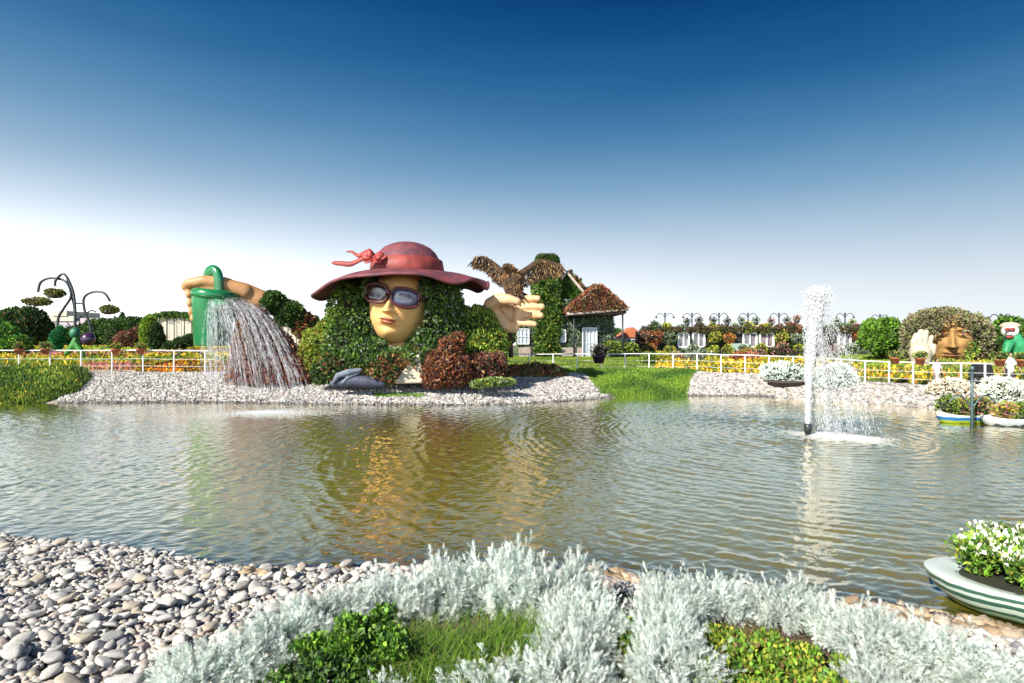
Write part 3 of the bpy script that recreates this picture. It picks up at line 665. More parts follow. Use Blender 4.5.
g = strip(sm_path([bowc, bowc+[-.5, -.1, -.05], bowc+[-1.1, 0, -.28], bowc+[-1.6, .1, -.24], bowc+[-2.05, .2, -.20]], 6), np.interp(np.linspace(0, 1, 25), [0, .6, .9, 1], [.09, .13, .10, .015])); g.build('ribbon_tail', RIBBON, rb, True)
g = strip(sm_path([bowc+[0, 0, .1], bowc+[-.4, -.1, .22], bowc+[-.75, 0, .10], bowc+[-1.05, 0, .28], bowc+[-1.35, .1, .30]], 6), np.interp(np.linspace(0, 1, 25), [0, .5, 1], [.14, .10, .015])); g.build('ribbon_tail', RIBBON, rb, True)
g = G(); 
for a_, l_ in ((2.9, .62), (2.2, .55), (.4, .5), (3.6, .5), (5.6, .42)):
    d_ = np.array([math.cos(a_), -.25, math.sin(a_)]); g.tube(sm_path([bowc, bowc+d_*l_*.4+[0, -.10, .08], bowc+d_*l_*.8, bowc+d_*l_*.45+[0, -.16, -.1], bowc]), .05, 8, flat=2.2)
g.ell(bowc+[0, -.1, 0], (.10, .10, .12), 12); g.build('bow', solid('bow_paint', (.34, .045, .04), rough=.55, var=.3), rb, True)

# shrubs round the statue
def shrub(name, label, cat, balls, n_, size, pal, Y, group=None, core=.8, wid=.5, nl=14, lf=.36, zg=None, mat=LEAF, spread=.8, seed=1, stem=False):
    """balls: (px, py, rx, rz[, dy[, ry]]) in pixels at depth Y"""
    k = Y/F; E_ = []
    for b in balls:
        px, py, rx, rz = b[:4]; dy = b[4] if len(b) > 4 else 0; ry = b[5] if len(b) > 5 else rx
        E_.append(((px-512)*k, Y+dy, EYE-(py-HOR)*k, rx*k, ry*k, rz*k))
    base = ground(balls[0][0], Y); EE = lumps(E_, nl, lf, seed)
    g = G(); P, N = shell(EE, n_, zmin=base[2]-.1); g.leaves(P, N, size, pal, wid=wid, spread=spread)
    for e in E_: g.ell(e[:3], np.array(e[3:])*core, 12, m=1, jit=.06)
    o = g.build(name, [mat, CORE]); return tag(o, label, cat, group)
shrub('flowering_shrub', 'yellow-green shrub left of the hatted head, beside the red mound', 'shrub', [(320, 345, 16, 16), (312, 352, 12, 14), (330, 352, 14, 20), (326, 330, 8, 10), (322, 368, 18, 14)], 9000, .17, mixpal(P_LIME, P_LIME, [(.30, .26, .04), (.22, .14, .04)]), 28.6, nl=16)
shrub('flowering_shrub', 'dark green low shrub at the lower left foot of the hatted head', 'shrub', [(334, 368, 13, 16), (322, 374, 10, 10), (345, 374, 12, 9)], 5000, .15, mixpal(P_DARK, P_DARK, P_GREEN), 26.6, nl=12)
shrub('flowering_shrub', 'rust red and orange shrub right of the white shoulder', 'shrub', [(444, 368, 18, 18), (434, 376, 14, 11), (458, 370, 14, 15), (450, 352, 11, 13), (456, 343, 8, 9), (437, 362, 10, 10)], 10000, .17, mixpal(P_RED, P_MAR, P_ORANGE[:3], [(.26, .13, .08)], P_BROWN), 26.2, nl=18)
shrub('flowering_shrub', 'tall yellow-green bush under the open palm', 'bush', [(480, 330, 18, 22), (472, 345, 14, 20), (494, 345, 14, 18), (484, 356, 20, 22), (474, 318, 10, 10)], 13000, .18, mixpal(P_LIME, P_GREEN, P_LIME), 28.0, nl=20)
shrub('flowering_shrub', 'dark maroon shrub at the foot of the yellow-green bush', 'shrub', [(482, 368, 18, 14), (496, 366, 10, 13), (470, 374, 14, 9)], 6500, .15, mixpal(P_MAR, P_RED, P_BROWN, P_DARK[:1]), 26.9, nl=12)
shrub('flowering_shrub', 'small tufts of green and cream leaves on the pebbles right of the rust shrub', 'shrub', [(480, 384, 10, 4), (494, 382, 12, 4.5), (508, 382, 8, 3)], 2500, .10, mixpal(P_GREEN, P_LIME, P_WHITE[2:]), 25.7, nl=8)

# ================================================================== WATERING CAN, HAND, ARM, RED MOUND
CY = 30.0; KC = CY/F
def cp(px, py, dy=0): return np.array([(px-512)*KC, CY+dy, EYE-(py-HOR)*KC])
can = thing('watering_can', 'giant glossy green watering can held by a giant hand, pouring water', 'watering can', ground(214, CY))
top = cp(215, 293); bot = cp(213, 346)
prof = [(.02, 0), (.86, 0), (.9, .06), (1.03, 2.75)]
g = G(); g.lathe(bot, prof, 40); g.build('body', CANG, can, True)
a_ = np.linspace(0, 2*np.pi, 41); g = G()
rimc = top+[.03, 0, -.12]
g.tube(np.stack([rimc[0]+.93*np.cos(a_), rimc[1]+.93*np.sin(a_), rimc[2]-.10*np.cos(a_)], -1), .27, 14); g.ell(rimc+[0, 0, .10], (.95, .95, .2), 24)
g.build('rim', CANG, can, True)
g = G(); g.tube(sm_path([cp(206, 296, .2), cp(206, 282, .2), cp(209, 273, .1), cp(214, 270.5, 0), cp(219, 276, -.1), cp(220, 292, -.1)], 7), .23, 14, flat=1.3); g.build('handle', CANG, can, True)
g = G(); capsule(g, [cp(226, 306, -.9), cp(238, 306, -1.5)], [.32, .2]); g.lathe(cp(240, 306, -1.7), [(.01, -.16), (.36, -.12), (.36, .10), (.01, .14)], 20)
g.build('spout_rose', CANG, can, True)
hand = thing('giant_hand_statue', 'giant tan fist gripping the green watering can, with a leafy sleeve', 'statue', ground(250, CY+1))
g = G(); capsule(g, [cp(250, 299, 1.2), cp(236, 292, .9), cp(214, 288, .5), cp(202, 287, .3)], [.62, .60, .66, .52])
capsule(g, [cp(240, 291, .6), cp(222, 283, .2), cp(205, 281, -.1), cp(190, 284, -.2), cp(187, 287, -.15)], [.42, .36, .30, .25, .22])
for i, (x0, y0) in enumerate(((188, 294), (189, 303), (190.5, 311), (192.5, 318))):
    capsule(g, [cp(206, y0-5, 1.25), cp(x0+3, y0-2, 1.1), cp(x0, y0, .3), cp(x0+6, y0+1, -.45)], [.27, .29, .27, .20])
remesh(g, 'hand', TANSKIN, hand, .07, 4)
k_ = KC; E_ = [(*cp(262, 301, 1.3), 14*k_, 13*k_, 11*k_), (*cp(278, 312, 1.6), 14*k_, 14*k_, 12*k_), (*cp(292, 325, 1.9), 12*k_, 14*k_, 14*k_), (*cp(300, 342, 2.0), 12*k_, 14*k_, 18*k_), (*cp(303, 362, 2.0), 13*k_, 14*k_, 18*k_)]
E_[0:0] = []
g = G(); bush(g, [(*cp(230, 312, 1.2), 9*k_, 9*k_, 9*k_), (*cp(233, 322, 1.4), 9*k_, 9*k_, 10*k_)], 2500, .17, mixpal(P_GREEN, P_DARK)); bush(g, lumps(E_[:2], 8, .35, 3), 6500, .19, mixpal(P_GREEN, P_DARK, P_LIME[2:3])); bush(g, lumps(E_[2:], 10, .35, 4), 6000, .18, mixpal(P_RED, P_BROWN, P_GREEN, P_ORANGE[1:2])); g.build('leafy_sleeve', [LEAF, CORE], hand)
# the mound, a lopsided cone of red leaves
def mound():
    n_ = 42000; t = rng.random(n_)**.75; a_ = rng.random(n_)*2*np.pi     # t: 0 apex, 1 base
    ax, ay = 246, 309; YB = 28.7
    k = YB/F
    cx = ax+3+(275-ax)*t; hw = 10+(48-10)*t**1.05; top_ = EYE-(ay-HOR)*k; bz = .85
    X = (cx-512)*k+hw*k*np.cos(a_)*(1+.05*np.sin(t*30+a_*3)); Y = YB+hw*k*.75*np.sin(a_); Z = top_+(bz-top_)*t**1.02+.12*rng.normal(size=n_)
    N = nrm(np.stack([np.cos(a_), np.sin(a_), np.full(n_, .5)], -1)); P = np.stack([X, Y, Z], -1)
    P -= N*(rng.random((n_, 1))*.25)
    g = G(); u = rng.random(n_); low = t+.1*rng.normal(size=n_) > .72; lft = (np.cos(a_) < -.2) & (t > .2)
    def L(mask, pal, s_): g.leaves(P[mask], N[mask], s_, pal, wid=.5)
    L(low & (u < .5), mixpal(P_ORANGE, P_BROWN, [(.34, .17, .12), (.28, .15, .12)]), .13); L(low & (u >= .5), mixpal(P_MAR, [(.20, .10, .10), (.26, .03, .07)]), .13)
    L(~low & lft & (u < .5), mixpal(P_ORANGE, P_BROWN, P_LIME[3:]), .14); L(~low & lft & (u >= .5), mixpal(P_BROWN, P_MAR, [(.20, .12, .11)]), .13)
    L(~low & ~lft, mixpal(P_MAR, [(.19, .11, .11), (.16, .11, .11), (.22, .14, .12), (.13, .07, .07)]), .13)
    tt = np.linspace(0, 1, 16); a2 = np.linspace(0, 2*np.pi, 28, endpoint=False); T_, A_ = np.meshgrid(tt, a2, indexing='ij')
    hw = (8+(44-8)*T_)*k; V = np.stack([(ax+3+(277-ax)*T_-512)*k+hw*np.cos(A_)*.92, YB+hw*.69*np.sin(A_), top_-.15+(bz-.3-top_)*T_], -1).reshape(-1, 3)
    I = np.arange(15)[:, None]*28; J = np.arange(28)[None]; J2 = (J+1) % 28
    g.add(V, np.stack([I+J, I+J2, I+28+J2, I+28+J], -1).reshape(-1, 4), m=1)
    o = g.build('planted_mound', [LEAF, CORE]); tag(o, 'tall cone of dark red and orange leaves behind the falling water streams', 'plant mound')
mound()

# ---- falling streams and splash
wtm, n, out = newmat('spray_water')
b = n.nodes.new('ShaderNodeBsdfPrincipled'); b.inputs['Base Color'].default_value = (.92, .94, .96, 1); b.inputs['Roughness'].default_value = .15; b.inputs['Subsurface Weight'].default_value = 0
t_ = n.nodes.new('ShaderNodeBsdfTranslucent'); t_.inputs[0].default_value = (.95, .97, 1, 1); ms = n.nodes.new('ShaderNodeMixShader'); ms.inputs[0].default_value = .45
n.links.new(b.outputs[0], ms.inputs[1]); n.links.new(t_.outputs[0], ms.inputs[2]); n.links.new(ms.outputs[0], out.inputs[0]); SPRAY = wtm
def octs(g, P, S, stretch=None):
    o = np.array([(1, 0, 0), (-1, 0, 0), (0, 1, 0), (0, -1, 0), (0, 0, 1), (0, 0, -1)], float); f = np.array([(0, 2, 4), (2, 1, 4), (1, 3, 4), (3, 0, 4), (2, 0, 5), (1, 2, 5), (3, 1, 5), (0, 3, 5)])
    n_ = len(P); V = o[None]*np.asarray(S).reshape(n_, -1, 1)
    if stretch is not None: V = V+o[None, :, 2:3]*stretch[:, None]
    V = V+P[:, None]; g.add(V.reshape(-1, 3), (f[None]+np.arange(n_)[:, None, None]*6).reshape(-1, 3)); return g
g = G(); src = cp(238, 306, -1.7); PP = []; SS = []; ST = []
for i in range(190):
    ang = rng.uniform(-1, 1); T_ = 1.12; Yl = 28.6-1.2*(ang+1)-1.6*rng.random()*(ang < .3); pxl = 253+54*ang+5*rng.normal(); s0 = src+np.array([.6*ang, -.1+.1*rng.normal(), .10*rng.normal()])
    vx = ((pxl-512)*Yl/F-s0[0])/T_; vy = (Yl-s0[1])/T_; vz = .9+.9*(1-abs(ang))*rng.random()+.5*max(ang, 0)
    t = np.sort(rng.random(70))**.9*T_*1.2
    p_ = s0+np.stack([vx*t, vy*t, vz*t-4.9*t*t], -1); v_ = np.stack([np.full(70, vx), np.full(70, vy), vz-9.8*t], -1)
    ok = p_[:, 2] > terrain(p_[:, 0], p_[:, 1])+.02
    PP.append(p_[ok]+.02*rng.normal(size=(ok.sum(), 3))); SS.append((.0016+.0030*rng.random(ok.sum()))); ST.append(v_[ok]*(.012+.02*rng.random((ok.sum(), 1))))
P_ = np.vstack(PP); octs(g, P_, np.concatenate(SS), np.vstack(ST))
tag(g.build('water_stream', SPRAY), 'fan of thin water streams falling from the green watering can', 'water streams')

def foam_patch(label, c, rx, ry, n_, skew=0., sp=.6, size=.03, zmax=.06):
    r_ = rng.random(n_)**sp; a_ = rng.random(n_)*6.283; rag = 1+.22*np.sin(a_*5+1)+.15*np.sin(a_*11)
    X = c[0]+rx*r_*rag*np.cos(a_); Y = c[1]+ry*r_*rag*np.sin(a_)+skew*(X-c[0])
    g = G(); octs(g, np.stack([X, Y, .012+zmax*rng.random(n_)*(1-.8*r_)], -1), np.stack([(.4+rng.random(n_))*size*(1.3-r_)]*1, -1))
    return tag(g.build('splash_foam', SPRAY), label, 'foam')
foam_patch('white splash foam on the pond below the watering can', (-9.3, 21.6), 3.0, 1.7, 5000, sp=1.0, size=.014, zmax=.05)

# ================================================================== FOUNTAIN
fx, fy = JET
ft = thing('fountain', 'tall white water jet rising from a dark nozzle in the pond', 'fountain', (fx, fy, 0))
g = G(); g.lathe((fx, fy, 0), [(.01, -.6), (.09, -.6), (.09, .12), (.11, .13), (.11, .30), (.07, .34), (.01, .34)], 18); g.build('nozzle', DARKM, ft, True)
g = G(); hs_ = np.linspace(0, 1, 46)
cx = .30*hs_**2.2; rad = (.065+.145*hs_**2.2)*(1-.55*np.clip((hs_-.93)/.07, 0, 1))
V = []; kk = 26
for i, h_ in enumerate(hs_):
    for j in range(kk):
        a_ = 6.283*j/kk; r_ = rad[i]*(.9+.12*rng.random()+.12*math.sin(a_*3+h_*20))
        V.append((fx+cx[i]+r_*math.cos(a_), fy+r_*math.sin(a_), .30+3.75*h_+.04*rng.normal()))
I = np.arange(45)[:, None]*kk; J = np.arange(kk)[None]; J2 = (J+1) % kk
g.add(V, np.stack([I+J, I+J2, I+kk+J2, I+kk+J], -1).reshape(-1, 4)); 
n_ = 22000; h_ = rng.random(n_)**.7; rr_ = (.05+.22*h_**2.2); q = rng.normal(size=(n_, 3)); 
P_ = np.stack([fx+.30*h_**2.2+q[:, 0]*rr_*.55, fy+q[:, 1]*rr_*.55, .3+3.85*h_+.08*q[:, 2]], -1); octs(g, P_, (.003+.0065*rng.random(n_))[:, None], np.stack([0*h_, 0*h_, .02+.03*rng.random(n_)], -1))
g.build('jet', SPRAY, ft, True)
g = G(); n_ = 9000; t = rng.random(n_)*.95; vx = .15+1.15*rng.random(n_)**1.2; vy = .45*rng.normal(size=n_); st = rng.choice(70, n_); sv = rng.random((70, 3))
vx = .15+1.75*sv[st, 0]**1.5+.05*rng.normal(size=n_); vy = (sv[st, 1]-.5)*1.3+.04*rng.normal(size=n_); z0 = 2.7+1.3*sv[st, 2]
P_ = np.stack([fx+.18+vx*t, fy+vy*t, z0+.35*t-4.9*t*t], -1); ok = P_[:, 2] > .03; v_ = np.stack([vx, vy, .35-9.8*t], -1)[ok]
octs(g, P_[ok], (.0025+.005*rng.random(ok.sum()))[:, None], v_*(.006+.008*rng.random((ok.sum(), 1)))); g.build('spray', SPRAY, ft, True)
n_ = 16000; r_ = rng.random(n_)**.9; a_ = rng.random(n_)*6.283; rag = 1+.2*np.sin(a_*5+1)+.12*np.sin(a_*11)
X = fx+.70+1.15*r_*rag*np.cos(a_); Y = fy-.3+1.05*r_*rag*np.sin(a_)-.35*(X-fx-.4); splash = (rng.random(n_) < .10)*rng.random(n_)**2*.55
g = G(); octs(g, np.stack([X, Y, .01+.06*rng.random(n_)*(1-r_)+splash], -1), ((.4+rng.random(n_))*.012*(1.25-r_)*np.where(splash > .05, .5, 1))[:, None]); g.build('foam', SPRAY, ft, True)

# ================================================================== PALM WITH EAGLE
HY = 28.5; KH = HY/F
def hp(px, py, dy=0): return np.array([(px-512)*KH, HY+dy, EYE-(py-HOR)*KH])
palm = thing('giant_palm_statue', 'giant cream open hand, palm to the viewer, carrying the eagle', 'statue', ground(507, HY))
g = G(); capsule(g, [hp(491, 305, .3), hp(503, 310, .55), hp(516, 312, .55)], [.40, .50, .42]); capsule(g, [hp(500, 317, .5), hp(512, 320, .5)], [.45, .42])
capsule(g, [hp(492, 308, .0), hp(497, 318, -.1), hp(505, 326, -.15), hp(514, 328, -.05)], [.36, .40, .38, .26])      # heel of the hand
capsule(g, [hp(518, 300, .1), hp(519, 310, .1), hp(517, 324, .1)], [.26, .27, .24])
for (x1, y1, x2, y2, x3, y3, r0) in ((517, 300, 528, 299, 540, 300, .19), (519, 307, 531, 306.5, 544, 308, .205), (519, 314.5, 531, 315, 543, 316.5, .20), (516, 322, 526, 323.5, 537, 325, .17)):
    capsule(g, [hp(x1, y1, .1), hp(x2, y2, -.15), hp((x2+x3)/2, (y2+y3)/2, -.45), hp(x3-3, y3, -.95)], [r0*1.1, r0, r0*.95, r0*.78])
capsule(g, [hp(491, 305, -.3), hp(499, 300, -.75), hp(508, 301, -1.0), hp(517, 303, -1.05)], [.36, .30, .26, .19])
remesh(g, 'hand', SKIN2, palm, .045, 2)
G().tube([hp(500, 330, .3), hp(499, 358, .3)], [.24, .30], 14).build('support_column', solid('cream_plaster', (.55, .5, .36), rough=.9), palm, True)
G().tube([hp(510, 330, .8), hp(511, 358, .8)], [.13, .13], 10).build('support_pole', BARK, palm, True)
eagle = thing('eagle_statue', 'brown eagle with spread wings perched on the giant open palm', 'statue', hp(513, 298, 0))
EAG = attr_mat('eagle_leaf', trans=.1, rough=.8)
g = G(); capsule(g, [hp(514, 290, -.1), hp(513, 280, -.1), hp(511, 273, -.15)], [.42, .50, .34]); capsule(g, [hp(511, 272, -.2), hp(508, 268.5, -.45), hp(505.5, 268.5, -.65)], [.27, .21, .17])
g.tube([hp(505, 269, -.75), hp(503, 271, -1.0)], [.10, .02], 8)
body = remesh(g, 'body', solid('eagle_brown', (.07, .04, .02), rough=.9, var=.5, scale=5, bump=.6), eagle, .05, 2)
n_ = 2600; P, N = shell([(*hp(514, 287, -.1), .44, .42, .56), (*hp(512, 277, -.12), .46, .42, .48), (*hp(509, 269, -.4), .25, .28, .2)], n_, lo=.95); g = G(); g.leaves(P, N*.4+np.array([0, 0, -1]), .10, mixpal(P_BROWN, P_BROWN, P_ORANGE[2:3], [(.3, .17, .07)]), spread=.35, up=0); g.build('body_feathers', EAG, body)
def wing(pts, chord, name='wing'):
    pts = sm_path(pts, 10); n_ = len(pts); ch = np.interp(np.linspace(0, 1, n_), np.linspace(0, 1, len(chord)), chord)
    g = G(); g.tube(pts, np.linspace(.22, .07, n_), 10, m=1)
    P = []; N = []; 
    for row, (off, ln) in enumerate(((.0, .30), (.25, .36), (.5, .42), (.72, .46))):
        for i in range(0, n_, 1):
            for q in range(9):
                f = off+.1*rng.random(); base = pts[i]+np.array([0, .06*row*rng.random(), -ch[i]*f*1.0])+.05*rng.normal(size=3)
                if row == 0: base = base+np.array([0, -.12*rng.random(), .12*rng.random()])
                P.append(base); N.append([.15*np.sign(pts[i][0]-pts[0][0])*(1+2*i/n_), .1, -1])
    g.leaves(np.array(P), nrm(np.array(N)), .17, mixpal(P_BROWN, P_BROWN, [(.03, .02, .012), (.05, .03, .02), (.03, .02, .015)], P_BROWN[2:3]), spread=.16, up=0, wid=.32, fold=.03)
    for j in range(8):   # primary feathers
        i = n_-1-j*3; d_ = np.array([.35*np.sign(pts[-1][0]-pts[0][0])*(1-j/8), .05, -.34-.05*j]); g.tube([pts[i], pts[i]+d_*.5, pts[i]+d_], [.07, .09, .03], 6, m=1, flat=.35)
    return g.build(name, [EAG, MATS['eagle_brown']], eagle)
wing([hp(508, 276), hp(501, 271, .1), hp(492, 263, .2), hp(483, 258, .1), hp(474, 260, 0)], [.60, .80, .80, .65, .35])
wing([hp(518, 276), hp(528, 269, .1), hp(538, 262, .2), hp(549, 262, .2), hp(562, 267, .1)], [.6, .9, .98, .8, .4])
g = G(); 
for i in range(7): 
    p0 = hp(517, 289, .3); d_ = np.array([.75+.05*i, .3, -.45-.06*i+.1*math.sin(i)]); g.tube([p0, p0+d_*.6, p0+d_*1.05], [.1, .12, .05], 6, flat=.4)
g.build('tail', MATS['eagle_brown'], eagle)
for x_ in (508, 518):
    g = G(); capsule(g, [hp(x_+1, 288, -.2), hp(x_, 294, -.25)], [.22, .13]); 
    for dx in (-.22, 0, .22): g.tube([hp(x_, 294, -.25), hp(x_, 296.5, -.45)+[dx, 0, 0], hp(x_, 298.5, -.5)+[dx*1.3, -.1, 0]], [.07, .06, .03], 6)
    g.build('leg', MATS['eagle_brown'], eagle, True)
g = G(); g.tube([hp(494, 297.5, -.2), hp(508, 298, -.35), hp(520, 298, -.3), hp(531, 297, 0)], [.07, .10, .09, .06], 8); tag(g.build('perch_branch', BARK), 'dark branch lying across the giant palm under the eagle\'s claws', 'branch')

# ================================================================== LEAFY COTTAGE
def box_leaves(g, lo, hi, n_, size, pal, faces='-y+x-x+z', m=0, wid=.55, j=.10):
    lo = np.array(lo, float); hi = np.array(hi, float); sz = hi-lo; dirs = [(ax_, s_) for ax_, s_ in ((1, -1), (0, 1), (0, -1), (2, 1), (1, 1)) if ('+' if s_ > 0 else '-')+'xyz'[ax_] in faces]
    ar = np.array([np.prod(np.delete(sz, a_[0])) for a_ in dirs]); k = rng.choice(len(dirs), n_, p=ar/ar.sum()); P = lo+rng.random((n_, 3))*sz; N = np.zeros((n_, 3))
    for i, (ax_, s_) in enumerate(dirs): q = k == i; P[q, ax_] = (hi if s_ > 0 else lo)[ax_]; N[q, ax_] = s_
    lump = j*np.sin(P[:, 0]*3+P[:, 2]*2)*np.sin(P[:, 2]*3.3+P[:, 1]*3); P += N*(lump+j*rng.normal(size=n_)*.4)[:, None]
    g.leaves(P, N, size, pal, wid=wid, m=m); return g
def quad_leaves(g, a_, b_, c_, d_, n_, size, pal, N, j=.1, m=0, wid=.55, inside=None):
    u, v = rng.random((2, n_, 1)); P = (np.array(a_)*(1-u)+np.array(b_)*u)*(1-v)+(np.array(d_)*(1-u)+np.array(c_)*u)*v; N = nrm(np.tile(np.array(N, float), (n_, 1)))
    P = P+N*(j*rng.random((n_, 1))+j*.8*np.sin(P[:, :1]*4)*np.sin(P[:, 2:]*4+P[:, 1:2])); g.leaves(P, N, size, pal, wid=wid, m=m); return g
BY = 46.0; KB = BY/F
def bp_(px, py, dy=0): return np.array([(px-512)*KB, BY+dy, EYE-(py-HOR)*KB])
gz = H(bp_(580, 350)[0], BY)
cot = thing('leafy_cottage', 'cottage clad in grey-green leaves with a red flowering porch roof and tall ivy tower', 'cottage', (bp_(580, 350)[0], BY, gz))
X = lambda px: (px-512)*KB; Z = lambda py: EYE-(py-HOR)*KB
IRON = solid('rafter_wood', (.46, .38, .32), rough=.8, var=.3, scale=6)
g = G(); g.box(((X(520)+X(611))/2, BY+3, (gz+Z(300))/2), (X(611)-X(520), 5.6, Z(300)-gz+.1), m=1)
box_leaves(g, (X(520), BY+.1, gz+.9), (X(612), BY+5.8, Z(300)), 26000, .22, [tuple(1.25*v for v in c) for c in mixpal(P_GREY, P_GREY, P_DARK[:2], P_GREEN[:1])], '-y+x-x'); g.build('wall', [LEAF, CORE], cot)
g = G(); g.box(((X(520)+X(611))/2, BY+.0, gz+.42), (X(611)-X(520)+.2, .5, .95)); g.build('stone_base', STONEW, cot)
for px_ in (531, 555, 575, 602): G().box((X(px_), BY-.28, gz+.48), (.12, .1, 1.0)).build('base_post', BARK, cot)
# tower
g = G(); tz = Z(256); cxm = (X(536)+X(558))/2; hw = (X(558)-X(536))/2
g.box((cxm, BY+.6, (gz+Z(275))/2), (2*hw-.2, 2.0, Z(275)-gz), m=1); g.box((cxm+.1, BY+.6, (Z(275)+tz)/2), (2*hw-.1, 2.1, tz-Z(275)-.1), m=1, top=.82)
box_leaves(g, (cxm-hw, BY-.5, gz+.2), (cxm+hw, BY+1.7, Z(280)), 17000, .22, mixpal(P_GREEN, P_LIME, P_GREEN, P_DARK), '-y+x-x', j=.2)
for sx_ in (-1, 1): quad_leaves(g, (cxm+sx_*(hw+.15), BY-.5, Z(277)), (cxm+sx_*(hw+.15), BY+1.7, Z(277)), (cxm+sx_*(hw-.25), BY+1.6, tz), (cxm+sx_*(hw-.25), BY-.4, tz), 1500, .2, mixpal(P_GREEN, P_DARK), (sx_, 0, .2))
quad_leaves(g, (cxm-hw-.1, BY-.5, Z(278)), (cxm+hw+.2, BY-.5, Z(278)), (cxm+hw-.25, BY-.4, tz), (cxm-hw+.25, BY-.4, tz), 3000, .2, mixpal(P_GREEN, P_DARK, P_GREEN, P_BROWN), (0, -1, .1)); g.build('chimney_tower', [LEAF, CORE], cot)
g = G(); 
for y_ in (-.35, 1.5): g.box((cxm, BY+y_, tz+.12), (2*hw-.5, .08, .10))
for i in range(9): g.box((cxm-hw+.3+i*(2*hw-.6)/8, BY-.35, tz+.05), (.05, .05, .25))
g.build('tower_rail', DARKM, cot)
# main gable, dark green under a mossy roof
ap = (X(567), Z(273)); gl_, gr_ = (X(553), Z(296)), (X(592), Z(304))
g = G(); V = []
for y_ in (BY+.7, BY+5.5): V += [(gl_[0], y_, gl_[1]-1.5), (gr_[0], y_, gr_[1]-1.5), (gr_[0], y_, gr_[1]), (ap[0], y_, ap[1]), (gl_[0], y_, gl_[1])]
g.add(V, [[0, 1, 2, 4], [5, 9, 7, 6]], m=1); g.add(V, [[4, 2, 3], [9, 8, 7]], m=1)
n_ = 5000; P = np.stack([rng.uniform(gl_[0], gr_[0], n_), np.full(n_, BY+.62), rng.uniform(gl_[1]-1.5, ap[1], n_)], -1)
roofz = np.interp(P[:, 0], [gl_[0], ap[0], gr_[0]], [gl_[1], ap[1], gr_[1]]); P = P[P[:, 2] < roofz]; g.leaves(P, np.tile([0, -1., 0], (len(P), 1)), .22, mixpal(P_GREEN, P_GREEN, P_GRASS[2:3]))
g.build('gable', [LEAF, CORE], cot)
def roof_slab(name, a_, b_, y0, y1, pal, n_, th=.18, mt=None):
    """slope from (x,z) a_ to b_, between depths y0 and y1"""
    g = G(); V = []; d_ = np.array([b_[0]-a_[0], b_[1]-a_[1]]); nn = np.array([-d_[1], d_[0]])/np.hypot(*d_); nn *= np.sign(nn[1])
    for y_ in (y0, y1):
        for q, s_ in ((a_, 0), (b_, 0), (b_, 1), (a_, 1)): V.append((q[0]+nn[0]*th*s_, y_, q[1]+nn[1]*th*s_))
    g.add(V, [[0, 1, 2, 3], [7, 6, 5, 4], [0, 4, 5, 1], [1, 5, 6, 2], [2, 6, 7, 3], [3, 7, 4, 0]], m=1)
    t_ = th+.03; quad_leaves(g, (a_[0]+nn[0]*t_, y0, a_[1]+nn[1]*t_), (b_[0]+nn[0]*t_, y0, b_[1]+nn[1]*t_), (b_[0]+nn[0]*t_, y1, b_[1]+nn[1]*t_), (a_[0]+nn[0]*t_, y1, a_[1]+nn[1]*t_), n_, .26, pal, (nn[0], 0, nn[1]), j=.22)
    g.build(name, [LEAF, IRON], cot)
roof_slab('roof', ap, (X(594), Z(305)), BY+.3, BY+5.8, mixpal(P_RED, P_BROWN, P_GREEN), 3500); roof_slab('roof', (X(551), Z(296.5)), ap, BY+.3, BY+5.8, mixpal(P_BROWN, P_GREEN), 2500)
# porch roof: a hip over the door, its ridge towards the viewer
pz = Z(313); pt = (X(600), BY+1.4, Z(289)); c4 = [(X(565), BY-1.7, pz-.15), (X(622), BY-1.7, pz+.05), (X(622), BY+4.2, pz+.1), (X(565), BY+4.2, pz)]
def tri(g, a_, b_, c_, th=.2, m=1):
    a_, b_, c_ = map(np.array, (a_, b_, c_)); d_ = np.array([0, 0, -th]); g.add([a_, b_, c_, a_+d_, b_+d_, c_+d_], [[0, 1, 2], [5, 4, 3]], m=m); g.add([a_, b_, c_, a_+d_, b_+d_, c_+d_], [[0, 3, 4, 1], [1, 4, 5, 2], [2, 5, 3, 0]], m=m)
def tri_leaves(g, a_, b_, c_, n_, size, pal, j=.3):
    a_, b_, c_ = map(lambda q: np.array(q, float), (a_, b_, c_)); u = rng.random((n_, 1)); v = rng.random((n_, 1)); f_ = (u+v) > 1; u = np.where(f_, 1-u, u); v = np.where(f_, 1-v, v); N = np.cross(b_-a_, c_-a_); N = N/np.linalg.norm(N); N = N*np.sign(N[2] if abs(N[2]) > .05 else -N[1]); P = a_+(b_-a_)*u+(c_-a_)*v+N*j*rng.random((n_, 1)); g.leaves(P, np.tile(N, (n_, 1)), size, pal)
rid = (X(600), BY+2.5, Z(286)); fr_ = (X(597), BY-.6, Z(288))
g = G(); faces_ = [(c4[0], c4[1], fr_), (c4[0], fr_, rid), (c4[0], rid, c4[3]), (c4[1], c4[2], rid), (c4[1], rid, fr_), (c4[2], c4[3], rid)]
for k_i, t3 in enumerate(faces_): tri(g, *t3); tri_leaves(g, *t3, 3400 if k_i == 0 else 1800, .26, mixpal(P_RED, P_MAR, P_ORANGE[2:3], P_GREEN[:2], P_BROWN) if k_i == 0 else mixpal(P_ORANGE[1:3], P_BROWN, P_RED))
pr = g.build('porch_roof', [LEAF, BARK], cot)
for a_, b_ in ((c4[0], fr_), (fr_, c4[1]), (c4[0], c4[1])):
    g = G(); a_ = np.array(a_)+[0, -.1, -.06]; b_ = np.array(b_)+[0, -.1, .12 if a_[1] != b_[1] else -.06]; g.tube([a_, b_], .10, 6); g.build('fascia_board', IRON if b_[2] > a_[2]+.3 or a_[2] > b_[2]+.3 else BARK, pr)
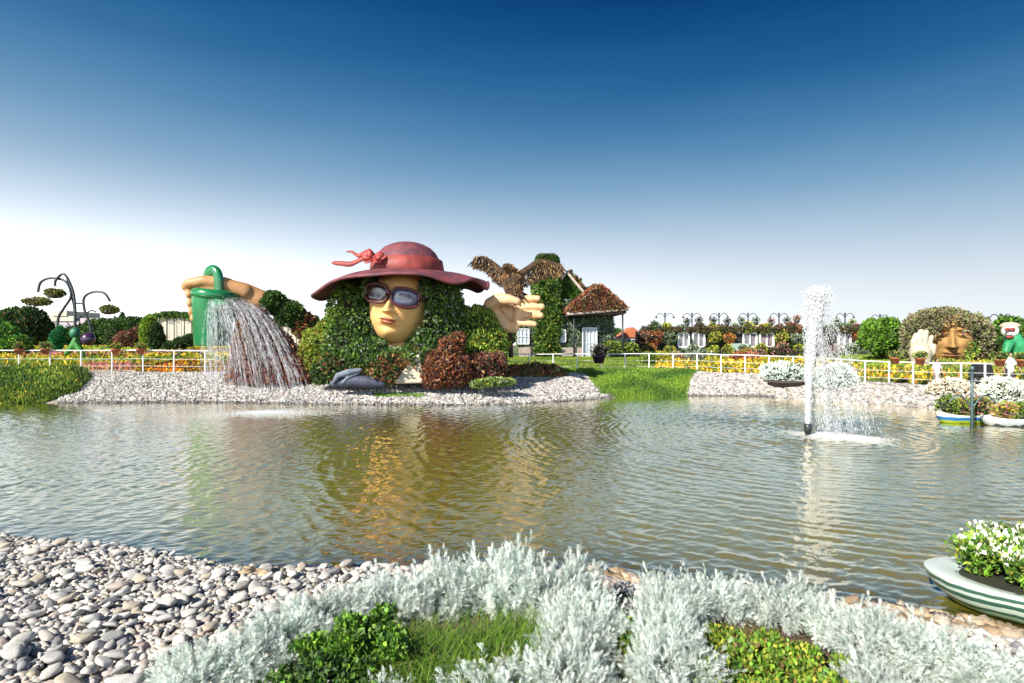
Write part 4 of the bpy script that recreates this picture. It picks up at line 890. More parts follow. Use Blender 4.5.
for px_ in (572, 619): G().tube([(X(px_), BY-1.5, gz-.2), (X(px_), BY-1.5, pz)], .07, 8).build('porch_post', DARKM, cot, True)
def win_part(name, par, x0, x1, z0, z1, y, nx, ny, frame=WHITEP, pane=GLASSW, t=.05):
    g = G(); g.box(((x0+x1)/2, y, z0), (x1-x0, .1, t)); g.box(((x0+x1)/2, y, z1), (x1-x0, .1, t))
    for i in range(nx+1): g.box((x0+(x1-x0)*i/nx, y-.004, (z0+z1)/2), (t if i in (0, nx) else t*.7, .1, z1-z0-t))
    for j in range(1, ny): g.box(((x0+x1)/2, y-.01, z0+(z1-z0)*j/ny), (x1-x0-t, .08, t*.6))
    f = g.build(name, frame, par); g = G(); g.box(((x0+x1)/2, y+.06, (z0+z1)/2), (x1-x0-.02, .03, z1-z0-.02)); g.build('pane', pane, f); return f
PALEG = solid('curtained_glass', (.40, .46, .52), rough=.2, var=.2, scale=1.5)
win_part('window', cot, X(557.5), X(565.5), Z(342), Z(330), BY-.16, 2, 3, pane=PALEG); win_part('window', cot, X(518), X(529), Z(344), Z(329), BY-.16, 3, 2, pane=PALEG)
dr = win_part('door', cot, X(582), X(596), gz+.05, Z(328), BY-.4, 4, 2, pane=PALEG, t=.07); G().box((X(593.5), BY-.5, gz+1.0), (.05, .1, .3)).build('handle', DARKM, dr)
# pot in front of the cottage, hung on the railing
def potplant(name, label, cat, c, r_, h_, pal, n_=260, group=None, potm=TERRA, pr_=1.25, size=.09):
    t = thing(name, label, cat, c, group); c = np.array(c, float)
    g = G(); g.lathe(c, [(.01, 0), (r_*.62, 0), (r_*.95, h_*.8), (r_*1.08, h_*.8), (r_*1.1, h_), (r_*.9, h_), (r_*.85, h_*.85), (.01, h_*.85)], 16); g.build('pot', potm, t, True)
    g = G(); bush(g, lumps([(c[0], c[1], c[2]+h_+r_*.5, r_*pr_, r_*pr_, r_*.85)], 5, .45, int(abs(c[0])*10)), n_, size, pal, core=.7); g.build('plant', [LEAF, CORE], t); return t
def rail_pt(px, base=34, h=1.10): q = ground(px, Yr(px)); return q+[0, 0, h-.38]
q = rail_pt(598); potplant('flower_pot', 'dark purple flower pot on the railing in front of the cottage door', 'flower pot', q+[0, -.35, -.15], .42, .5, mixpal(P_MAR, P_GREY), 700, potm=solid('purple_pot', (.06, .02, .06), rough=.6), size=.12)
for i, (px_, s_) in enumerate(((22, 'first from the left edge'), (48, 'second from the left edge'), (118, 'beside the hedge'), (143, 'in front of the conical bush'))):
    q = ground(px_, 31.8-px_*.006)+[0, -.2, 1.0]; potplant('flower_pot', f'terracotta flower pot on the left railing, {s_}', 'flower pot', q, .22, .32, mixpal(P_GREEN, P_LIME, P_ORANGE[:1]), 350, 'flower pots along the left railing')
for i, (px_, s_) in enumerate(((892, 'under the bright green tree'), (917, 'just left of the white stone hand'), (996, 'left of the white-clad figure'), (1018, 'at the right edge'))):
    q = ground(px_, Yr(px_))+[0, -.2, 1.0]; potplant('flower_pot', f'terracotta flower pot on the right railing, {s_}', 'flower pot', q, .21, .32, mixpal(P_GREEN, P_LIME, P_RED[1:2]), 350, 'flower pots along the right railing')

# ================================================================== DARK BUILDING WITH FLOWER BALLS
DY = 52.0; KD = DY/F
XD = lambda px: (px-512)*KD; ZD = lambda py: EYE-(py-HOR)*KD
gd = H(XD(740), DY)
bld = thing('garden_building', 'long low dark building with white windows covered in flower balls', 'building', (XD(740), DY, gd))
g = G(); g.box(((XD(640)+XD(862))/2, DY+4, (gd-.3+ZD(331))/2), (XD(862)-XD(640), 8, ZD(331)-gd+.3)); g.build('wall', BLACKW, bld)
g = G(); g.box(((XD(660)+XD(862))/2, DY+3.9, ZD(328)), (XD(864)-XD(660), 8.6, .22)); g.build('roof_deck', BARK, bld)
for (a_, b_) in ((678, 688.5), (692.5, 704), (743, 756), (759.5, 773), (838, 850)): win_part('window', bld, XD(a_), XD(b_), ZD(347), ZD(333), DY-.08, 2, 1, t=.16, pane=solid('pane_%d' % a_, (.16+.1*rng.random(), .18, .2), rough=.15, var=.5, scale=1.2))
g = G(); x = rng.uniform(XD(640), XD(864), 9000); k_ = .5+.5*np.sin(x*1.7)*np.sin(x*.63+1); x = x[rng.random(9000) < .25+.75*k_]; q_ = rng.random(len(x))
P = np.stack([x, DY-.55+.5*rng.random(len(x)), ZD(330)+.75*(q_-.55)*(.4+.6*np.sin(x*1.7)**2)], -1); g.leaves(P, np.tile([0, -1, .5], (len(P), 1)), .19, mixpal(P_DARK, P_GREEN, P_MAR, P_BROWN)); g.build('roof_plants', LEAF, bld)
g = G(); x = rng.uniform(XD(640), XD(862), 26000); z = rng.uniform(gd, ZD(331), 26000); k_ = np.sin(x*2.1+np.sin(z*2))*np.sin(z*2.4+np.sin(x*1.3)) > .35; pw = 512+x/KD
for a_, b_ in ((677, 689.5), (691.5, 705), (742, 757), (758.5, 774), (837, 851)): k_ &= ~((pw > a_) & (pw < b_) & (z < ZD(332)) & (z > ZD(347.5)))
P = np.stack([x, DY-.12-.3*rng.random(26000), z], -1)[k_]; g.leaves(P, np.tile([0, -1, .3], (len(P), 1)), .19, mixpal(P_DARK, P_DARK, P_MAR[2:3])); g.build('wall_plants', LEAF, bld)
g = G(); g.box(((XD(728)+XD(745))/2, DY-.5, ZD(347)), (XD(745)-XD(728), .9, .65)); g.build('awning', solid('pale_green_panel', (.32, .42, .36), rough=.7), bld)
g = G(); g.box(((XD(711)+XD(722))/2, DY-1.6, ZD(360)), (XD(722)-XD(711), .5, .9)); o = g.build('sign_board', BEIGE); tag(o, 'blank pale board standing before the dark building behind the railing', 'board')
rows = [  # py, list of (px, radius px, palette name)
 ('top', 328.5, [(655, 7, 'g'), (667, 6, 'y'), (681, 5, 'w'), (700, 6, 'd'), (712, 6, 'y'), (722, 5, 'p'), (736, 6, 'w'), (749, 7, 'y'), (764, 7, 'y'), (779, 5, 'p'), (795, 8, 'r'), (829, 5, 'w'), (845, 6, 'g'), (857, 6, 'p')]),
 ('upper', 338, [(642, 8, 'p'), (654, 8, 'r'), (668, 8, 'g'), (713, 7, 'y'), (727, 6, 'o'), (779, 7, 'y'), (795, 6, 'w'), (858, 7, 'r')]),
 ('middle', 350, [(648, 8, 'o'), (668, 6, 'y'), (691, 6, 'w'), (710, 6, 'y'), (726, 6, 'y'), (741, 7, 'g'), (757, 7, 'y'), (778, 9, 'p'), (796, 8, 'y'), (832, 6, 'p'), (848, 7, 'w')]),
 ('bottom', 356.5, [(636, 8, 'y'), (650, 7, 'y'), (668, 6, 'o'), (678, 7, 'g'), (693, 8, 'w'), (706, 7, 'g'), (739, 7, 'o'), (752, 8, 'p'), (785, 7, 'd'), (798, 7, 'g'), (835, 6, 'w'), (852, 6, 'g')])]
PN = {'g': ('green', mixpal(P_GREEN, P_GREY)), 'y': ('yellow-green', mixpal(P_LIME, P_LIME, P_YEL[:2])), 'w': ('pale grey-green', mixpal(P_GREY, P_SILV[3:], P_LIME[:1])), 'd': ('dark maroon', mixpal(P_MAR, P_DARK)), 'p': ('dusty pink', mixpal(P_PINK, P_MAR, P_GREEN[:1])), 'r': ('rust red', mixpal(P_RED, P_ORANGE)), 'o': ('orange', mixpal(P_ORANGE, P_LIME[:1]))}
ordn = ['first', 'second', 'third', 'fourth', 'fifth', 'sixth', 'seventh', 'eighth', 'ninth', 'tenth', 'eleventh', 'twelfth', 'thirteenth', 'fourteenth']
for rn, py, lst in rows:
    for i, (px_, r_, p_) in enumerate(lst):
        k = KD*r_; dy = {'top': 0., 'upper': -.5, 'middle': -.7, 'bottom': -1.6}[rn]; g = G(); c = (XD(px_), DY+dy, ZD(py+rng.uniform(-1.2, 1.2)))
        bush(g, lumps([(*c, k*.85, k*.8, k*.75)], 5, .5, px_), 520, .17, PN[p_][1], core=.8); fb = g.build('flower_ball', [LEAF, CORE])
        tag(fb, f'{PN[p_][0]} flower ball, {ordn[i]} from the left in the {rn} row on the dark building', 'flower ball', 'flower balls on the dark building')
# two-armed lamps behind it
def lamp(loc, h_, span, label, group='two-armed garden lamps', baskets=True, pals=('g', 'g')):
    t = thing('street_lamp', label, 'lamp', loc, group); b = np.array(loc, float)
    g = G(); g.tube([b, b+[0, 0, h_*.5], b+[0, 0, h_]], [.11, .08, .06], 10); g.ell(b+[0, 0, h_+.06], (.12, .12, .14), 8); g.build('pole', DARKM, t, True)
    for s_ in (-1, 1):
        a_ = np.linspace(0, 1, 12); pts = np.stack([s_*span*a_, 0*a_, h_-.35+.55*np.sin(a_*2.6)-.12*a_], -1)+b
        arm = G().tube(pts, .035, 6).build('arm', DARKM, t, True)
        G().lathe(pts[-1]-[0, 0, .22], [(.01, .2), (.06, .2), (.15, .02), (.13, 0), (.01, .02)], 10).build('lamp_shade', DARKM, arm, True)
    return t, b
for i, px_ in enumerate((665, 692, 719, 748, 779, 845, 880)):
    x_ = (px_-512)*(62/F); top_z = EYE+(31.5 if px_ < 850 else 30)*62/F; gz_ = H(x_, 62.)
    lamp((x_, 62., gz_), top_z-gz_-.1, .95, f'black two-armed garden lamp, {ordn[i]} from the left above the dark building')
for i, (px_, py, p_) in enumerate(((687, 323, 'd'), (699, 322, 'd'), (713, 322, 'd'), (727, 323, 'd'), (741.5, 322, 'g'), (756, 322, 'g'), (771, 323, 'p'), (787, 322, 'g'), (797, 320, 'r'), (837, 323, 'w'), (852, 324, 'y'), (872, 323, 'w'))):
    c = np.array([(px_-512)*(59/F), 59., EYE-(py-HOR)*59/F]); t = thing('hanging_basket', f'small {PN[p_][0]} planter on a thin post, {ordn[i]} from the left above the dark roof', 'planter', c, 'small planters above the dark roof')
    g = G(); g.lathe(c-[0, 0, .35], [(.01, 0), (.16, 0), (.30, .35), (.01, .35)], 10); g.tube([c-[0, 0, 1.9], c-[0, 0, .3]], .04, 6); g.build('pot', DARKM, t, True); g = G(); bush(g, [(*(c+[0, 0, .2]), .36, .36, .28)], 160, .14, PN[p_][1], core=.6); g.build('plant', [LEAF, CORE], t)

# ================================================================== TREES AND SHRUBS BEYOND
def tree(label, px, Y, py_top, w_px, trunk_frac=.3, pal=P_GREEN, n_=9000, size=.3, group=None, seed=1, name='leafy_tree', nb=9, flat=1.):
    k = Y/F; b = ground(px, Y); topz = EYE-(py_top-HOR)*k; h_ = topz-b[2]; w_ = w_px*k/2
    t = thing(name, label, 'tree', b, group); r_ = np.random.default_rng(seed); tf = trunk_frac*h_
    g = G(); g.tube([b-[0, 0, .2], b+[.05*h_*r_.normal()*.3, 0, tf], b+[0, 0, h_*.75]], [.05*h_+.04, .035*h_+.02, .01*h_], 8)
    for i in range(5): a_ = r_.random()*6.28; s_ = b+[0, 0, tf*(.8+.5*r_.random())]; g.tube([s_, s_+[w_*.35*math.cos(a_), w_*.35*math.sin(a_), h_*.2], s_+[w_*.6*math.cos(a_), w_*.6*math.sin(a_), h_*.32]], [.02*h_+.01, .012*h_, .004*h_], 6)
    g.build('trunk', BARK, t, True)
    cz = b[2]+tf+(h_-tf)/2; ch = (h_-tf)/2; E_ = [(b[0], b[1], cz, w_*.66, w_*.66, ch*.72)]
    for i in range(nb):
        a_ = r_.random()*6.28; e_ = r_.uniform(-.8, .9); c_ = math.sqrt(1-e_*e_*.8); q = .36*(.7+.6*r_.random())
        E_.append((b[0]+w_*.62*c_*math.cos(a_), b[1]+w_*.62*c_*math.sin(a_), cz+ch*.62*e_, w_*q, w_*q, ch*q*flat))
    g = G(); P, N = shell(E_, n_, lo=.6, hi=1.12, inside=.6); g.leaves(P, N, size, pal, wid=.6); g.ell(E_[0][:3], np.array(E_[0][3:])*.7, 12, m=1, jit=.1); g.build('crown', [LEAF, CORE], t); return t
tree('bright green bushy tree right of the fountain, beside the second face', 882, 40, 317, 42, .08, mixpal(P_GREEN, P_GRASS), 14000, .30, seed=3)
tree('dark olive tree behind the curled basket stand at the far left', 30, 56, 303, 44, .05, mixpal(P_DARK, P_DARK, P_BROWN[:1]), 9000, .34, seed=8)
tree('dark bushy tree at the left edge, left of the olive tree', 6, 60, 306, 40, .05, mixpal(P_DARK, P_GREEN), 8000, .34, seed=9)
tree('lone dark cypress rising behind the hedge', 122, 95, 309, 5.5, .1, P_DARK, 2500, .35, seed=5, name='cypress', nb=3)
for i, (px_, w_) in enumerate(((302, 12), (316, 8), (325, 8), (334, 7))):
    tree(f'small round lollipop tree on the far wall, {ordn[i]} from the left', px_, 100, 314.5+i, w_, .55, P_DARK, 1200, .4, 'round trees behind the wavy wall', seed=20+i, nb=4)
for i, (px_, py, w_, Y_) in enumerate(((985, 322, 40, 38), (1012, 318, 46, 42), (1040, 316, 40, 40))):
    tree(('broad green tree right of the second face', 'tall green tree behind the masked figure', 'dark green tree cut by the right edge')[i], px_, Y_, py, w_, .05, mixpal(P_GREEN, P_GRASS, P_DARK), 10000, .3, seed=40+i)
shrub('hedge', 'long dark green hedge behind the left flower field', 'hedge', [(98, 334, 14, 14), (118, 333, 16, 14), (136, 332, 14, 14), (80, 337, 12, 10)], 14000, .28, mixpal(P_DARK, P_GREEN), 58, nl=20)
shrub('flowering_shrub', 'reddish brown bush in front of the dark hedge', 'bush', [(128, 341, 12, 9), (136, 337, 6, 8)], 3000, .22, mixpal(P_RED, P_MAR, P_BROWN), 52)
shrub('topiary_column', 'yellow-green rounded column bush left of the wavy wall', 'bush', [(149, 333, 7.5, 16), (149, 325, 6, 8)], 4500, .22, mixpal(P_LIME, P_GRASS), 51, nl=6, lf=.25)
shrub('topiary_cone', 'dark conical bush before the wavy wall', 'bush', [(157, 340, 6.5, 11), (157, 331, 4, 8)], 4000, .20, P_DARK, 48, nl=3, lf=.2)
for i, (px_, py) in enumerate(((171, 345), (181, 341), (190, 338), (199, 336))):
    shrub('stepped_shrub', f'dark green clipped shrub on the rising steps before the wavy wall, {ordn[i]} from the left', 'shrub', [(px_, py+2, 6.5, 5)], 1500, .2, mixpal(P_DARK, P_GREEN[:1]), 47, 'clipped shrubs on the steps', nl=3)
shrub('topiary_slope', 'bright green sloping topiary at the left edge', 'topiary', [(2, 338, 14, 14), (14, 344, 14, 9), (-10, 332, 14, 16)], 7000, .22, mixpal(P_GRASS, [(.02, .12, .06)]), 44, nl=6, lf=.2)
shrub('shrub_row', 'dark and yellow shrubs right of the cottage porch', 'shrub', [(612, 348, 7, 6), (622, 349, 8, 6), (631, 349, 7, 5)], 3000, .2, mixpal(P_LIME, P_DARK, P_YEL[3:]), 45)
for i, (px_, rx, pal, nm) in enumerate(((662, 9, mixpal(P_LIME, P_YEL), 'yellow'), (676, 8, mixpal(P_GREY, P_ORANGE[:1]), 'silver and orange'), (694, 9, P_GREY, 'silver-grey'), (752, 8, mixpal(P_PINK, P_RED), 'pink'), (739, 8, mixpal(P_ORANGE, P_RED), 'orange-red'), (648, 8, mixpal(P_LIME, P_GREEN), 'lime'))):
    shrub('flowering_shrub', f'{nm} rounded shrub at the foot of the dark building, by the railing', 'shrub', [(px_, 361, rx, 8), (px_+2, 366, rx*.8, 6)], 2200, .16, pal, 39.5, 'shrubs before the dark building', nl=6)
# wavy wall of pale panels with a leafy top
def wavy_wall(label, px0, px1, Y, pyf, pyb=349):
    k = Y/F; n_ = 26; pxs = np.linspace(px0, px1, n_); b = ground(px0, Y); t = thing('wavy_wall', label, 'wall', b)
    for i in range(n_-1):
        x0, x1 = (pxs[i]-512)*k, (pxs[i+1]-512)*k; zt = EYE-(pyf((pxs[i]+pxs[i+1])/2)-HOR)*k; y_ = Y+.06*math.sin(i*1.9)
        G().box(((x0+x1)/2, y_, (zt+b[2]-.2)/2), (x1-x0-.03, .2, zt-b[2]+.2)).build('panel', BEIGE, t)
    g = G(); 
    P = []; 
    for q in range(2600):
        p_ = rng.uniform(px0, px1); P.append(((p_-512)*k, Y+rng.normal()*.3, EYE-(pyf(p_)-HOR)*k+rng.uniform(-.2, .35)))
    g.leaves(np.array(P), np.tile([0, -.3, 1.], (2600, 1)), .28, mixpal(P_GREEN, P_GRASS, P_DARK)); g.build('leafy_top', LEAF, t)
wavy_wall('wavy wall of pale panels topped with greenery left of the watering can', 150, 212, 56, lambda p: 318-2.2*math.sin((p-150)/62*3.1)+.06*abs(p-170))
wavy_wall('wavy wall of pale panels topped with greenery between the leafy sleeve and the hatted head', 268, 340, 58, lambda p: 322+5*((p-268)/72)+2*math.sin(p*.12))
# far stand / building
g = G(); far = thing('distant_building', 'pale stepped building on the far left horizon', 'building', ground(80, 230))
kf = 230/F
PINKW = solid('pinkish_concrete', (.42, .36, .38), rough=.9, var=.15, scale=.3)
for (a_, b_, t_, bt, mt) in ((30, 120, 322, 345, PINKW), (36, 92, 317, 322, BEIGE), (70, 84, 312, 317, BEIGE), (94, 140, 319, 340, PINKW)):
    G().box((((a_+b_)/2-512)*kf, 230+(a_ % 7)*.5, EYE-((t_+bt)/2-HOR)*kf), ((b_-a_)*kf, 18, (bt-t_)*kf)).build('storey', mt, far)
for i in range(10): G().box(((38+i*8-512)*kf, 220.4, EYE-(327-HOR)*kf), (1.6, .2, 1.2)).build('window', GLASSW, far)
# low hills / tree line all round the horizon
xs_ = np.linspace(-700, 900, 160)
def treeline(label, Y, h0, seed, x0, x1, pal):
    n_ = 9000; x = rng.uniform(x0, x1, n_); hh = h0*(.6+.4*np.sin(x*.021+seed)*np.sin(x*.057+seed*2)+.25*np.sin(x*.19)); P = np.stack([x, Y+rng.uniform(-6, 6, n_), 1.9+hh*rng.random(n_)**.6], -1)
    g = G(); g.leaves(P, np.tile([0, -1, .6], (n_, 1)), 2.6, pal, wid=.8); stuff(g.build('far_trees', LEAF), label, 'tree belt')
treeline('low far belt of trees along the horizon', 190, 5.0, 1.0, -260, 300, mixpal(P_GREEN, P_DARK))
shrub('hill', 'green wooded rise behind the cottage', 'hill', [(640, 344, 36, 7), (610, 342, 20, 10)], 9000, .9, mixpal(P_GREEN, P_DARK), 110, core=.9)
hut = thing('garden_hut', 'small hut with a low pink flowering roof between the cottage and the dark building', 'hut', ground(632, 54))
kk_ = 54/F; xh = (633-512)*kk_; zb_ = H(xh, 54)
G().box((xh, 55.5, zb_+.7), (2.2, 2.6, 1.5)).build('wall', BEIGE, hut)
g = G(); V = [(xh-1.4, 54, zb_+1.4), (xh+1.4, 54, zb_+1.4), (xh, 54, zb_+2.4), (xh-1.4, 57, zb_+1.4), (xh+1.4, 57, zb_+1.4), (xh, 57, zb_+2.4)]
g.add(V, [[0, 1, 2], [5, 4, 3]]); g.add(V, [[0, 2, 5, 3], [1, 4, 5, 2], [0, 3, 4, 1]]); P = []; g.build('roof', TERRA, hut)
o_ = win_part('window', hut, xh-.5, xh+.3, zb_+.4, zb_+1.2, 54.15, 2, 1)

# ================================================================== CURLED BASKET STAND, far left
SY = 40.0; KS = SY/F
def sp(px, py, dy=0): return at(px, SY+dy, py)
st = thing('curled_basket_stand', 'tall sculpture of curled dark stems arching up behind the left flower field', 'sculpture', ground(72, SY))
curves = [[(76, 350), (75, 330), (75, 305), (72, 288), (64, 274), (56, 280), (55, 286)], [(58, 345), (58, 320), (64, 308), (71, 296), (66, 282), (52, 278), (41, 282), (38, 292)], [(92, 345), (90, 325), (85, 312), (84, 298), (93, 292), (104, 293), (110, 301)],
          [(75, 340), (74, 310), (70, 290), (66, 276)], [(75, 303), (84, 304)], [(76, 320), (90, 311), (96, 312)]]
for i, c in enumerate(curves):
    G().tube(sm_path([sp(*q, .15*i) for q in c], 6), .085 if i < 3 else .05, 8).build('stem', solid('stem_metal', (.05, .06, .065), rough=.45, metal=.4) if i == 0 else MATS['stem_metal'], st, True)
for (px_, py, hx, hy, w_, lb) in ((38, 303, 38, 292, 12, 'lowest and leftmost hanging flower basket of the curled stand'), (55, 295, 55, 286, 9, 'hanging flower basket under the tall middle stem of the curled stand'), (109, 311, 110, 301, 8, 'hanging flower basket on the right stem of the curled stand')):
    c = sp(px_, py); t = thing('hanging_basket', lb, 'hanging basket', c, 'baskets hanging from the curled stand'); g = G()
    g.lathe(c-[0, 0, .2], [(.01, -.05), (.28, 0), (.36, .22), (.01, .22)], 14); g.tube([c+[0, 0, .1], sp(hx, hy)], .02, 5); g.build('bowl', DARKM, t, True)
    g = G(); bush(g, lumps([(*(c+[0, 0, .1]), w_*KS, w_*KS*.6, .26)], 6, .4, int(px_)), 1300, .15, mixpal(P_BROWN, P_LIME[2:], P_GREEN), core=.8); g.build('plant', [LEAF, CORE], t)
TEAL = solid('teal_leafy_paint', (.02, .16, .08), rough=.5, var=.4, scale=4)
fig = thing('beetle_figure', 'green and purple garden figure like a round beetle under the curled stems', 'figure', ground(80, SY-1))
g = G(); g.ell(sp(88, 339, -1), (.46, .4, .44), 18); g.build('shell', solid('purple_gloss', (.045, .02, .06), rough=.25, coat=.5, var=.3), fig, True)
G().ell(sp(75, 333, -1), (.34, .32, .38), 16).build('head', TEAL, fig, True)
g = G(); capsule(g, [sp(76, 339, -1), sp(73, 347, -1), sp(66, 354, -1)], [.20, .26, .14]); capsule(g, [sp(76, 343, -1), sp(80, 350, -1), sp(84, 355, -1)], [.2, .22, .12]); remesh(g, 'body', solid('leaf_green_paint', (.04, .22, .03), rough=.45, var=.4, scale=4), fig, .06)
for a_, b_ in (((73, 330), (67, 322)), ((77, 330), (80, 321))): G().tube([sp(*a_, -1), sp(*b_, -1)], .035, 6).build('antenna', DARKM, fig)
shrub('spiky_topiary', 'upright green spiky plant beside the beetle figure', 'plant', [(57, 340, 5, 9), (60, 333, 3, 6)], 1800, .2, [(.02, .13, .05), (.04, .18, .05)], 39, nl=3)
hp_ = [ground(172, 35)]; g = G(); a_ = np.linspace(0, math.pi, 20); c = ground(190, 35.5); g.tube(np.stack([c[0]+1.15*np.cos(a_), np.full(20, c[1]), c[2]+1.05*np.sin(a_)], -1), .06, 8); tag(g.build('arch_hoop', DARKM, None, True), 'dark half-round hoop in the flowers left of the watering can', 'arch')

# ================================================================== SECOND FACE, right
FY = 35.0; KF = FY/F
def fp(px, py, dy=0): return at(px, FY+dy, py)
f2 = thing('stone_face_statue', 'half-buried ochre face with a mauve-green floral mop of hair at the right', 'statue', ground(946, FY))
fo2, FT2 = face(f2, fp(949, 341, 1.3), (1.9, 2.2, 1.9), R(-32), R(2), solid('ochre_plaster', (.36, .20, .065), rough=.75, var=.25, scale=2, bump=.2), solid('ochre_lip', (.26, .12, .05), rough=.7, var=.2), amp=1.7)
for sx_ in (-1, 1): eye(FT2, fo2, sx_*.27, .20, -.70, .13, .055, MATS['ochre_plaster'])
def Ef(px, py, rx, rz, dy=0, ry=None): p_ = fp(px, py, dy); return (*p_, rx*KF, (ry or rx)*KF, rz*KF)
HE = [Ef(922, 334, 18, 22, 1.2), Ef(934, 325, 20, 16, .8), Ef(952, 325, 20, 15, .8), Ef(972, 334, 17, 20, 1.0), Ef(980, 344, 10, 16, .9), Ef(914, 345, 10, 16, 1.2), Ef(946, 335, 34, 24, 3.2), Ef(965, 350, 10, 9, -.6), Ef(946, 318, 16, 10, .4)]
P, N = shell(lumps(HE, 16, .25, 6), 26000, zmin=1.4)
q = P-fp(949, 345, 0); vis = ((q[:, 0]/.85)**2+((q[:, 2]-.15)/1.30)**2 < 1) & (P[:, 1] < FY+1.6); q2 = P-fp(963, 337, 0); vis |= (np.abs(q2[:, 0]) < .72) & (np.abs(q2[:, 2]) < .26) & (P[:, 1] < FY+1)
P, N = P[~vis], N[~vis]; inner = (np.abs(P[:, 0]-fp(964, 0)[0]) < .8) & (P[:, 2] < fp(0, 342)[2]) & (P[:, 1] < FY+.4)
g = G(); g.leaves(P[~inner], N[~inner], .17, mixpal([(.15, .11, .08), (.20, .15, .11), (.10, .11, .05), (.14, .18, .06), (.20, .22, .08), (.24, .20, .12)]), wid=.6); g.leaves(P[inner], N[inner], .16, mixpal(P_GREEN, P_LIME), wid=.6)
for e in HE[:7]: g.ell((e[0], e[1]+.3, e[2]), np.array(e[3:])*.72, 14, m=1, jit=.05)
g.build('hair', [LEAF, CORE], f2)
h2 = thing('stone_hand_statue', 'cream stone hand with upright fingers beside the ochre face', 'statue', ground(920, FY-1))
g = G(); capsule(g, [fp(921, 362, -1.6), fp(920, 352, -1.6)], [.50, .58])
for (x1, y1, x2, y2, x3, y3, r_) in ((914, 350, 914, 342, 916, 335, .19), (918.5, 347, 919, 339, 921, 331.5, .21), (923, 347, 924, 339, 926, 332, .205), (927, 350, 929, 343, 931.5, 337, .18)):
    capsule(g, [fp(x1, y1, -1.6), fp(x2, y2, -1.65), fp(x3, y3, -1.5)], [r_*1.15, r_, r_*.75])
capsule(g, [fp(926, 358, -1.6), fp(932, 352, -1.8), fp(934, 346, -1.9)], [.24, .2, .14])
remesh(g, 'hand', SKIN3, h2, .05, 3)
shrub('hedge', 'dark green hedge under the trees right of the ochre face', 'hedge', [(1000, 347, 16, 10), (1020, 347, 14, 10), (988, 348, 9, 10)], 7000, .2, mixpal(P_DARK, P_GREEN), 37, nl=10)
lx = (1001-512)*44/F; lamp((lx, 44., H(lx, 44.)), EYE+29*44/F-H(lx, 44.), .9, 'black two-armed garden lamp rising among the trees right of the ochre face')
# masked harlequin-like garden figure: plain green and white
mk = thing('masked_figure', 'tall green garden figure with a white and red masked head among the trees', 'figure', ground(1016, 33))
KM = 33/F; mp = lambda px, py, dy=0: at(px, 33+dy, py)
GRC = solid('green_costume', (.03, .28, .11), rough=.5, var=.3, scale=3)
g = G(); capsule(g, [mp(1020, 358), mp(1016, 345), mp(1013, 338)], [.40, .50, .42]); capsule(g, [mp(1013, 341), mp(1008, 345, -.4), mp(1006, 351, -.5)], [.25, .24, .2]); capsule(g, [mp(1018, 340), mp(1026, 346, -.2)], [.25, .22]); remesh(g, 'costume', GRC, mk, .06)
g = G(); g.ell(mp(1010, 331, -.1), (.42, .40, .42), 20); g.ell(mp(1009, 334, -.4), (.12, .2, .1), 10); remesh(g, 'head', WHITEP, mk, .05)
G().ell(mp(1010, 326, .0), (.50, .45, .24), 18).build('cap', SKIN3, mk, True)
g = G(); g.ell(mp(1007.5, 329.5, -.5), (.16, .10, .12), 12); g.ell(mp(1012.5, 329.5, -.5), (.16, .10, .12), 12); g.ell(mp(1010, 337, -.35), (.22, .12, .10), 10); g.build('mask_marks', RIBBON, mk, True)

